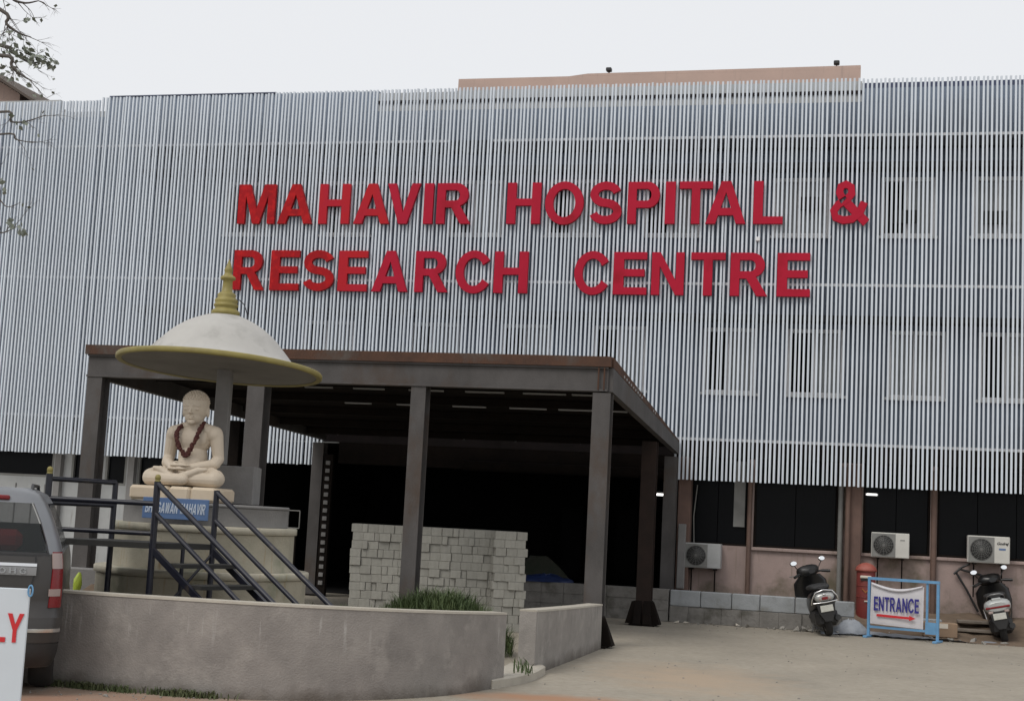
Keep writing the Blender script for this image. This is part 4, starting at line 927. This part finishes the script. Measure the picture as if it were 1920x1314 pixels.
        MB().tube([(-.14, -.62, .76), (-.13, -.80, .82), (-.07, -.87, .85), (.07, -.87, .85), (.13, -.80, .82), (.14, -.62, .76)], .013, 8).build('grab_rail', M['alloy'], t)
    if not silver: MB().tube([(-.12, -.60, .775), (-.11, -.74, .80), (-.05, -.80, .81), (.05, -.80, .81), (.11, -.74, .80), (.12, -.60, .775)], .013, 8).build('grab_rail', M['black'], t)
    MB().cbox(-.105, .105, -.975, -.962, .43, .535, .004).build('number_plate', M['plate'], t)
    MB().prism([(-.15, .56), (.15, .56), (.13, .42), (.06, .27), (-.06, .27), (-.13, .42)], -.955, -.86).build('rear_mudguard', M['black'], t)
    MB().cbox(-.19, .19, -.78, -.05, .17, .46, .06).build('engine', M['black'], t)
    MB().tube([(.12, -.2, .24), (.165, -.45, .26), (.17, -.86, .30)], [.03, .055, .05], 10).build('exhaust', M['black'], t)
    MB().tube([(-.12, -.05, .25), (-.20, -.02, .06)], .011, 6).build('side_stand', M['alloy'], t)
    return t
scooter('black scooter with chrome tail guard leaning beside the entrance sign', (5.62, 25.17, .006), -4, -13, 'black_gloss', 'silver', False)
scooter('silver and black scooter at the right edge under an air conditioner', (8.81, 25.41, .006), -17, -13, 'black_gloss', 'silver', True)

# ------------------------------------------------------------------ car at the left edge
hd = R(15.6)                                          # heading turned left of straight ahead
fwd = Vector((-math.sin(hd), math.cos(hd), 0)); rgt = Vector((math.cos(hd), math.sin(hd), 0))
corner = at(121, 1172, 12.3); cpos = Vector((corner.x, corner.y, 0)) - rgt * .965 
car = thing('parked_car', 'dark grey tall estate car parked at the left edge with its rear to us', 'car', cpos, hd)
lv = [  # z, half width, rear y, front y, corner radius
 (.24, .86, .05, 4.35, .20), (.32, .90, .01, 4.42, .22), (.56, .925, 0, 4.45, .22), (.66, .925, .02, 4.44, .22), (.70, .915, .07, 4.42, .20), (.90, .915, .075, 4.35, .20), (1.05, .91, .085, 3.9, .20), (1.18, .895, .11, 3.35, .20),
 (1.28, .865, .15, 3.1, .20), (1.45, .80, .245, 2.75, .20), (1.60, .725, .36, 2.45, .20), (1.68, .67, .42, 2.3, .20), (1.73, .56, .52, 2.15, .18)]
def lev(z):
    for a, b in zip(lv, lv[1:]):
        if a[0] <= z <= b[0]: t = (z - a[0]) / (b[0] - a[0]); return [a[i] + (b[i] - a[i]) * t for i in range(5)]
    return list(lv[0] if z < lv[0][0] else lv[-1])
def outline(z, off=0.0):
    _, w, y0, y1, r = lev(z); w += off; y0 -= off; y1 += off; r += off; o = []
    for cx, cy_, a0 in ((w - r, y0 + r, -90), (w - r, y1 - r, 0), (-w + r, y1 - r, 90), (-w + r, y0 + r, 180)):
        for k in range(7): a = R(a0 + 15 * k); o.append((cx + r * math.cos(a), cy_ + r * math.sin(a), z))
    return o
def surf(z, s, off):                                  # s: distance along the outline from the rear centre, to the right
    _, w, y0, y1, r = lev(z); sg = 1 if s >= 0 else -1; s = abs(s); st_ = w - r; q = math.pi / 2 * r
    if s < st_: p = (s, y0 - off)
    elif s < st_ + q: a = (s - st_) / r; p = (st_ + (r + off) * math.sin(a), y0 + r - (r + off) * math.cos(a))
    else: p = (w + off, y0 + r + (s - st_ - q))
    return (sg * p[0], p[1], z)
def patch(nm, z0, z1, fs, m, off=.006, nz=8, ns=14, parent=None):
    rows = []
    for i in range(nz + 1):
        z = z0 + (z1 - z0) * i / nz; a, b = fs(z, i / nz); rows.append([surf(z, a + (b - a) * k / ns, off) for k in range(ns + 1)])
    inn = [[surf(r_[0][2], (fs(r_[0][2], i / nz)[0] + (fs(r_[0][2], i / nz)[1] - fs(r_[0][2], i / nz)[0]) * k / ns), off - .02) for k in range(ns + 1)] for i, r_ in enumerate(rows)]
    mb = MB(); mb.loft(rows, True, False, False); mb.loft(inn, True, False, False)
    rim_ = []
    for i in range(nz + 1): rim_.append((rows[i][0], inn[i][0]))
    for seq in ([(rows[i][0], inn[i][0]) for i in range(nz + 1)], [(rows[i][-1], inn[i][-1]) for i in range(nz + 1)], [(rows[0][k], inn[0][k]) for k in range(ns + 1)], [(rows[-1][k], inn[-1][k]) for k in range(ns + 1)]):
        mb.loft([[a, b] for a, b in seq], True, False, False)
    return mb.build(nm, M[m], parent or car)
MB().loft([outline(z) for z in (.24, .28, .32, .44, .56, .66, .70, .80, .90, 1.05, 1.18)]).build('body', M['car'], car)
MB().loft([outline(z) for z in (1.60, 1.64, 1.68, 1.71, 1.73)]).build('roof', M['car_sheen'], car)
wj = lambda z: lev(z)[1]
for sg in (1, -1):
    patch('pillar', 1.18, 1.61, lambda z, t: (sg * (wj(z) - .10), sg * (wj(z) + .22)), 'car_sheen', .001, 10, 12)
    patch('side_glass', 1.19, 1.595, lambda z, t: (sg * (wj(z) + .225), sg * (wj(z) + 2.1)), 'car_glass', -.006, 6, 10)
    tl_ = patch('tail_lamp', .735, 1.20, lambda z, t: (sg * (wj(z) - .095 + .03 * t), sg * (wj(z) + .06)), 'lamp_red', .010, 10, 8)
    patch('reversing_lens', 1.06, 1.19, lambda z, t: (sg * (wj(z) - .075), sg * (wj(z) + .04)), 'lamp_clear', .014, 3, 6, tl_)
    patch('indicator_lens', .83, .89, lambda z, t: (sg * (wj(z) - .10), sg * (wj(z) + .02)), 'lamp_clear', .014, 3, 6, tl_)
    patch('bumper_trim', .535, .565, lambda z, t: (sg * (wj(z) - .42 + .12 * t), sg * (wj(z) + .05)), 'chrome', .018, 2, 10)
patch('rear_glass', 1.185, 1.605, lambda z, t: (-(wj(z) - .12), wj(z) - .12), 'car_glass', -.003, 10, 20)
patch('window_rubber', 1.165, 1.19, lambda z, t: (-(wj(z) - .10), wj(z) - .10), 'black', .004, 2, 20)
patch('tailgate_gap', .592, 1.16, lambda z, t: (-(wj(z) - .208 - .18 * (1 - t) ** 2), wj(z) - .208 - .18 * (1 - t) ** 2), 'black', .0085, 10, 20)
patch('tailgate', .60, 1.155, lambda z, t: (-(wj(z) - .22 - .18 * (1 - t) ** 2), wj(z) - .22 - .18 * (1 - t) ** 2), 'car', .012, 10, 20)
patch('chrome_strip', 1.075, 1.10, lambda z, t: (-.70, .70), 'chrome', .026, 2, 20); patch('strip_panel', 1.0, 1.07, lambda z, t: (-.70, .70), 'alloy', .022, 2, 20)
patch('lower_bumper', .25, .44, lambda z, t: (-(wj(z) + .15), wj(z) + .15), 'black', .012, 4, 30)
patch('bumper', .45, .655, lambda z, t: (-(wj(z) + .2), wj(z) + .2), 'car', .010, 5, 30)
for i, ch in enumerate('OHG'):
    x_ = .40 + .082 * i; MBg = glyph(ch, x_, x_ + .055, 1.012, .048, .05, .062); MBg.build('badge_letter', M['chrome'], car)
MB().cbox(.10, .42, .36, .42, 1.622, 1.66, .01).build('high_brake_lamp', M['lamp_red'], car)
for sg in (1, -1): MB().tube([(sg * .58, .75, 1.71), (sg * .58, .82, 1.755), (sg * .58, 2.0, 1.755), (sg * .58, 2.1, 1.71)], .016, 8).build('roof_rail', M['black'], car)
MB().tube([(.04, .05, 1.13), (.12, .10, 1.22), (.30, .16, 1.33)], [.028, .016, .008], 8).build('wiper', M['black'], car)
MB().cbox(-.72, .72, .72, .9, 1.0, 1.42, .05).build('rear_seat', M['car_in'], car); MB().cbox(.1, .55, .27, .52, 1.19, 1.37, .05).build('red_cushion', M['red_cloth'], car); MB().cbox(-.3, .12, .34, .6, 1.19, 1.27, .03).build('folded_cloth', M['pale_cloth'], car)
for sg in (1, -1):
    for y in (.78, 3.55):
        Mx = Matrix.Translation((sg * .79, y, .335)) @ Matrix.Rotation(R(90), 4, 'Y')
        wh = MB().lathe([(.21, -.09), (.30, -.105), (.325, -.08), (.335, -.03), (.335, .03), (.325, .08), (.30, .105), (.21, .09)], 36, M=Mx).build('wheel', M['tyre'], car)
        MB().lathe([(.209, -.08), (.19, -.09), (.05, -.05), (.05, .05), (.19, .09), (.209, .08)], 24, M=Mx).build('rim', M['alloy'], wh)

# ------------------------------------------------------------------ white notice board in the near left corner
nbp = at(55, 1130, 8.0)
bo = thing('notice_board', 'white notice board with red letters LY in the near left corner', 'sign', (nbp.x, 8.0, 0), R(6))
MB().cbox(-.92, .0, -.012, .012, .22, 1.165, .003).build('panel', M['board'], bo)
for x in (-.86, -.05): MB().tube([(x, .035, 0), (x, .035, 1.12)], .018, 8).build('leg', M['alloy'], bo)
for ch, a, b in (('L', -.185, -.108), ('Y', -.105, -.018)): glyph(ch, a, b, .875, .155, -.017, -.0125).build('letter', M['print_red'], bo)
bl = MB(); bl.tube([(.005 + .012 * math.cos(t_), -.02, 1.155 + .03 * math.sin(t_)) for t_ in [k * math.pi / 8 for k in range(17)]], .005, 6); bl.build('tie', M['light_blue'], bo)

# ------------------------------------------------------------------ odds and ends by the right wing
tp_ = thing('ground_tarp', 'crumpled grey plastic sheet lying under the entrance sign', 'tarp', (6.9, 25.05, 0)); tm = MB(); rws = []
for j in range(9):
    row = []
    for i in range(31):
        x = -1.35 + 2.9 * i / 30; y = -.28 + (.95 - .35 * abs(i / 30 - .5)) * j / 8
        row.append((x, y - .35 * x * .55, .012 + .05 * (j / 8) + .035 * math.sin(3.1 * x + j) * math.sin(.8 * j + x) + random.uniform(0, .022)))
    rws.append(row)
tm.loft(rws, True, False, False); tm.loft([[(x, y, z - .008) for x, y, z in r] for r in rws], True, False, False); tm.build('sheet', M['tarp'], tp_)
sack = pile('cement_sack', 'grey dusty sack lying beside the black scooter', tuple(B(2.95, 1.15, 0)), .34, .26, .26, 'tarp', 'sack')
cb = bthing('cardboard_box', 'flattened brown cardboard box behind the entrance sign', 'box', 4.42, 1.05, .06)
MB().cbox(-.28, .28, -.15, .15, 0, .24, .01, Matrix.Rotation(R(6), 4, 'Z')).build('carton', M['card'], cb); MB().box(-.05, .12, -.157, -.151, .15, .23, Matrix.Rotation(R(6), 4, 'Z')).build('flap', M['cream'], cb)
for k, (u, n, z, a, L, lab) in enumerate(((4.2, .55, .22, 3, .55, 'pale concrete slab lying behind the entrance sign'), (4.95, .62, .15, -4, .75, 'grey plank lying left of the silver scooter'), (5.2, .3, .28, 5, .9, 'brown plank lying against the wall behind the silver scooter'), (6.4, .75, .16, -3, .8, 'grey plank lying at the right edge of the yard'))):
    t = bthing('plank' if k else 'concrete_slab', lab, 'plank' if k else 'slab', u, n, z); t.rotation_euler[2] += R(a)
    MB().cbox(-L / 2, L / 2, -.12, .12, 0, .05 + .05 * (k == 0), .008).build('board', M['wall_block' if k == 0 else 'plank'], t)
rest = thing('rubble', 'scattered stones and broken cement along the low block wall', 'rubble', B(1.2, 1.2, 0)); 
for k in range(46):
    u = random.choice((random.uniform(-.1, 2.9), random.uniform(1.8, 3.0), random.uniform(4.3, 6.5))); n = 1.12 + abs(random.gauss(0, .1)); s_ = random.uniform(.018, .06) * (1.5 if 1.9 < u < 3 else 1)
    mb = MB(); mb.hull([(random.gauss(0, .7) * s_, random.gauss(0, .7) * s_, random.gauss(0, .5) * s_) for _ in range(12)]); o = mb.build('stone', M['rubble'], rest); o.location = B(u, n, s_ * .5) - B(1.2, 1.2, 0)
litter = [(1.0, .95, .03), (-.05, 1.35, .03), (.1, 1.30, .03)]
for k, (u, n, s_) in enumerate(litter):
    lt = bthing('litter', ('white scrap of litter at the foot of the block wall', 'white scrap of litter beside the rear portico column, left one of two', 'white scrap of litter beside the rear portico column, right one of two')[k], 'litter', u, n + (.15 if k == 0 else 0), .005)
    MB().hull([(random.gauss(0, 1) * s_, random.gauss(0, 1) * s_, abs(random.gauss(0, 1)) * s_) for _ in range(9)]).build('scrap', M['cream'], lt)
frm = bthing('wall_frame', 'small empty metal frame beside the rear left portico column', 'frame', -7.72, .55, 0)
fm = MB(); 
for a, b in (((-.12, 0, 1.62), (.12, 0, 1.62)), ((-.12, 0, 1.28), (.12, 0, 1.28)), ((-.12, 0, 1.28), (-.12, 0, 1.62)), ((.12, 0, 1.28), (.12, 0, 1.62))): fm.tube([a, b], .012, 6)
fm.build('hoop', M['pipe_grey'], frm); MB().tube([(.05, .02, 0), (.05, .02, 1.28)], .02, 8).build('stand', M['rust_dark'], frm); MB().box(-.16, .02, .03, .05, .45, 1.18).build('panel', M['white_wall'], frm)

# ------------------------------------------------------------------ greenery
def blades(name, label, cat, pts, hmin, hmax, m, width=.008):
    mb = MB()
    for p in pts:
        h = random.uniform(hmin, hmax); a = random.uniform(0, 6.28); l_ = random.uniform(.15, 1.0) * h; w = width * random.uniform(.6, 1.4)
        d = Vector((math.cos(a), math.sin(a), 0)); s_ = Vector((-d.y, d.x, 0)) * w; p = Vector(p)
        q1 = p + d * l_ * .3 + Vector((0, 0, h * .6)); q2 = p + d * l_ + Vector((0, 0, h * random.uniform(.8, 1)))
        mb.add([p - s_, p + s_, q1 + s_ * .8, q1 - s_ * .8, q2], [(0, 1, 2, 3), (3, 2, 4)])
    o = mb.build(name, M[m]); o['label'] = label; o['category'] = cat; o['kind'] = 'stuff'; return o
pts = []
for k in range(15000):
    x = random.gauss(0, .48); y = random.gauss(0, .24)
    if abs(x) < .95: pts.append((-.76 + x, 18.1 + y, max(0, .60 * (1 - (abs(x) / 1.0) ** 2.4)) * random.uniform(.1, 1)))
blades('weeds', 'thick green weeds growing behind the curved cement wall', 'weeds', pts, .07, .27, 'grass', .0045)
pts = []
for k in range(1500):
    t_ = random.random(); i = int((.36 + .22 * t_ ** 1.2) * (len(path) - 1)); p = path[i]; q = path[min(i + 1, len(path) - 1)]; r_ = p.lerp(q, random.random())
    c = math.sin(r_.x * 6.5) + .5 * math.sin(r_.x * 17)
    if c + random.gauss(0, .7) > -.3: pts.append((r_.x, r_.y - .02 - abs(random.gauss(0, .045)), 0))
blades('grass', 'thin fringe of grass at the foot of the curved wall', 'grass', pts, .02, .085, 'grass_dry', .006)
pts = [(.30 + random.gauss(0, .06), 15.35 + random.gauss(0, .12), .09) for _ in range(30)] + [(-1.9 + random.gauss(0, .5), 19.2 + random.gauss(0, .2), .28) for _ in range(260)]
blades('sparse_weeds', 'sparse weeds behind the wall gap and by the steps', 'weeds', pts, .06, .22, 'grass', .007)

# overhanging tree, trunk left of the frame
tr = thing('overhanging_tree', 'sparse leafy tree hanging into the upper left corner', 'tree', (-7.3, 13.4, 0))
TB = Vector((-7.3, 13.4, 0)); wood = MB(); rnd = random.Random(21); leaves = MB()
wood.tube([(0, 0, 0), (.08, 0, 1.5), (.05, .05, 3.0), (.15, .0, 4.3), (.3, .05, 5.4), (.45, 0, 6.8), (.5, .1, 8.2)], [.22, .18, .16, .14, .11, .07, .03], 12)
def leaf(p, d, L):
    d = d.normalized(); side = d.cross(Vector((rnd.gauss(0, 1), rnd.gauss(0, 1), rnd.gauss(0, 1)))).normalized() * L * .32
    leaves.add([p, p + d * L * .45 + side, p + d * L, p + d * L * .45 - side], [(0, 1, 2, 3)])
def branch(p, d, L, r, lvl, lf):
    n = 6; pts = [p.copy()]; dd = d.normalized()
    for i in range(n):
        dd = (dd + Vector((rnd.gauss(0, .13), rnd.gauss(0, .13), rnd.gauss(0, .13) - .03))).normalized(); pts.append(pts[-1] + dd * L / n)
    wood.tube(pts, [r * (1 - .75 * i / n) for i in range(n + 1)], 5 if lvl > 0 else 7)
    if lvl < 3:
        for k in range(3 if lvl < 2 else 2):
            i = rnd.randint(2, n); nd = (dd + Vector((rnd.gauss(0, .6), rnd.gauss(0, .6), rnd.gauss(0, .55)))).normalized(); branch(pts[i], nd, L * rnd.uniform(.4, .62), r * .5, lvl + 1, lf)
    if lvl >= 2:
        for k in range(rnd.randint(0, 3)):
            if rnd.random() < lf: leaf(pts[rnd.randint(3, n)], Vector((rnd.gauss(0, 1), rnd.gauss(0, 1), rnd.gauss(-.6, .6))), rnd.uniform(.035, .06))
def limb(pp, r, lf, tw=9):
    pp = [Vector(q) - TB for q in pp]; pts = catmull(pp, 5); n = len(pts)
    wood.tube(pts, [r * .62 * (1 - .85 * i / n) for i in range(n)], 7)
    for k in range(tw):
        i = rnd.randint(n // 4, n - 1); t = (pts[min(i + 1, n - 1)] - pts[i - 1]).normalized()
        branch(pts[i], t + Vector((rnd.gauss(0, .45), rnd.gauss(0, .5), rnd.gauss(0, .4))), rnd.uniform(.16, .34), max(.0035, r * .11), 1, lf * .4)
def T(x, y, d): return tuple(at(x, y, d))
def cluster(x, y, d, nn, sp):
    c = Vector(T(x, y, d)) - TB
    for k in range(nn): leaf(c + Vector((rnd.gauss(0, sp), rnd.gauss(0, sp), rnd.gauss(0, sp * .6))), Vector((rnd.gauss(.3, 1), rnd.gauss(0, 1), rnd.gauss(-.7, .6))), rnd.uniform(.045, .08))
tk = lambda z: (TB.x + .15, TB.y, z)
#LIMBS
limb([tk(6.2), (-6.0, 13.3, 6.6), T(0, 18, 13.2), T(12, 45, 13.2), T(35, 62, 13.2), T(58, 70, 13.2)], .045, .25, 9)
limb([tk(5.4), (-6.1, 13.2, 6.0), T(0, 85, 13.1), T(25, 100, 13.1), T(58, 118, 13.1), T(88, 112, 13.1)], .045, .4, 8)
limb([tk(4.9), (-6.0, 13.1, 5.6), T(0, 104, 12.9), T(22, 124, 12.9), T(42, 142, 12.9), T(60, 152, 12.9)], .045, .5, 8)
limb([tk(4.2), (-6.0, 13.2, 4.9), T(0, 210, 13.0), T(20, 228, 13.0), T(48, 228, 13.0), T(86, 216, 13.0)], .03, .12, 6)
limb([tk(4.0), (-6.0, 13.1, 4.7), T(0, 252, 12.9), T(30, 262, 12.9), T(62, 268, 12.9)], .026, .12, 5)
limb([tk(3.6), (-6.0, 13.2, 4.3), T(-25, 340, 13.0), T(0, 375, 13.0), T(15, 388, 13.0), T(38, 380, 13.0)], .02, .1, 3)
limb([tk(3.3), (-6.0, 13.2, 4.0), T(-25, 420, 13.0), T(0, 436, 13.0), T(18, 432, 13.0), T(34, 424, 13.0)], .022, .3, 2)
limb([tk(6.8), (-6.2, 13.5, 7.3), T(0, -20, 13.4), T(40, 5, 13.4), T(72, 2, 13.4)], .045, .2, 8)
for x, y, nn, sp in ((60, 112, 18, .07), (82, 112, 18, .06), (46, 88, 12, .035), (70, 108, 22, .05), (90, 116, 16, .04), (25, 92, 16, .06), (20, 75, 8, .05), (10, 60, 10, .06), (6, 122, 12, .055), (38, 98, 12, .05), (75, 122, 10, .05), (35, 428, 22, .045), (5, 352, 8, .04), (60, 40, 4, .04), (12, 136, 8, .05), (45, 158, 5, .04), (42, 228, 6, .04)):
    cluster(x, y, 13.0, nn, sp)
for k in range(60):                                   # the rest of the crown, out of the frame
    a = rnd.uniform(1.2, 5.0); z = rnd.uniform(4.5, 8); branch(Vector((.3, 0, z)), Vector((math.cos(a), math.sin(a), rnd.uniform(0, .6))), rnd.uniform(.8, 1.6), .03, 1, .9)
wood.build('trunk', M['bark'], tr); leaves.build('crown', M['leaf'], tr)

peb = MB(); rp = random.Random(5)
for k in range(420):
    y = rp.uniform(13.2, 26); x = rp.uniform(.9, 10) if y > 15.5 else rp.uniform(.4, 6)
    if rp.random() < .35: x = -4 + rp.random() * 6; y = 12.75 - abs(rp.gauss(0, .22)) + max(0, (x + 1.2)) * .55
    if rp.random() < .3: q = B(rp.uniform(-.3, 6.5), 1.25 + abs(rp.gauss(0, .25))); x, y = q.x, q.y
    r_ = rp.uniform(.004, .012) * (1.8 if rp.random() < .05 else 1)
    peb.ell((x, y, r_ * .35), (r_ * rp.uniform(.7, 1.4), r_ * rp.uniform(.7, 1.4), r_ * .7), 6, 4)
po = peb.build('gravel', M['rubble'], kind='stuff'); po['label'] = 'loose gravel scattered over the dusty yard'; po['category'] = 'gravel'
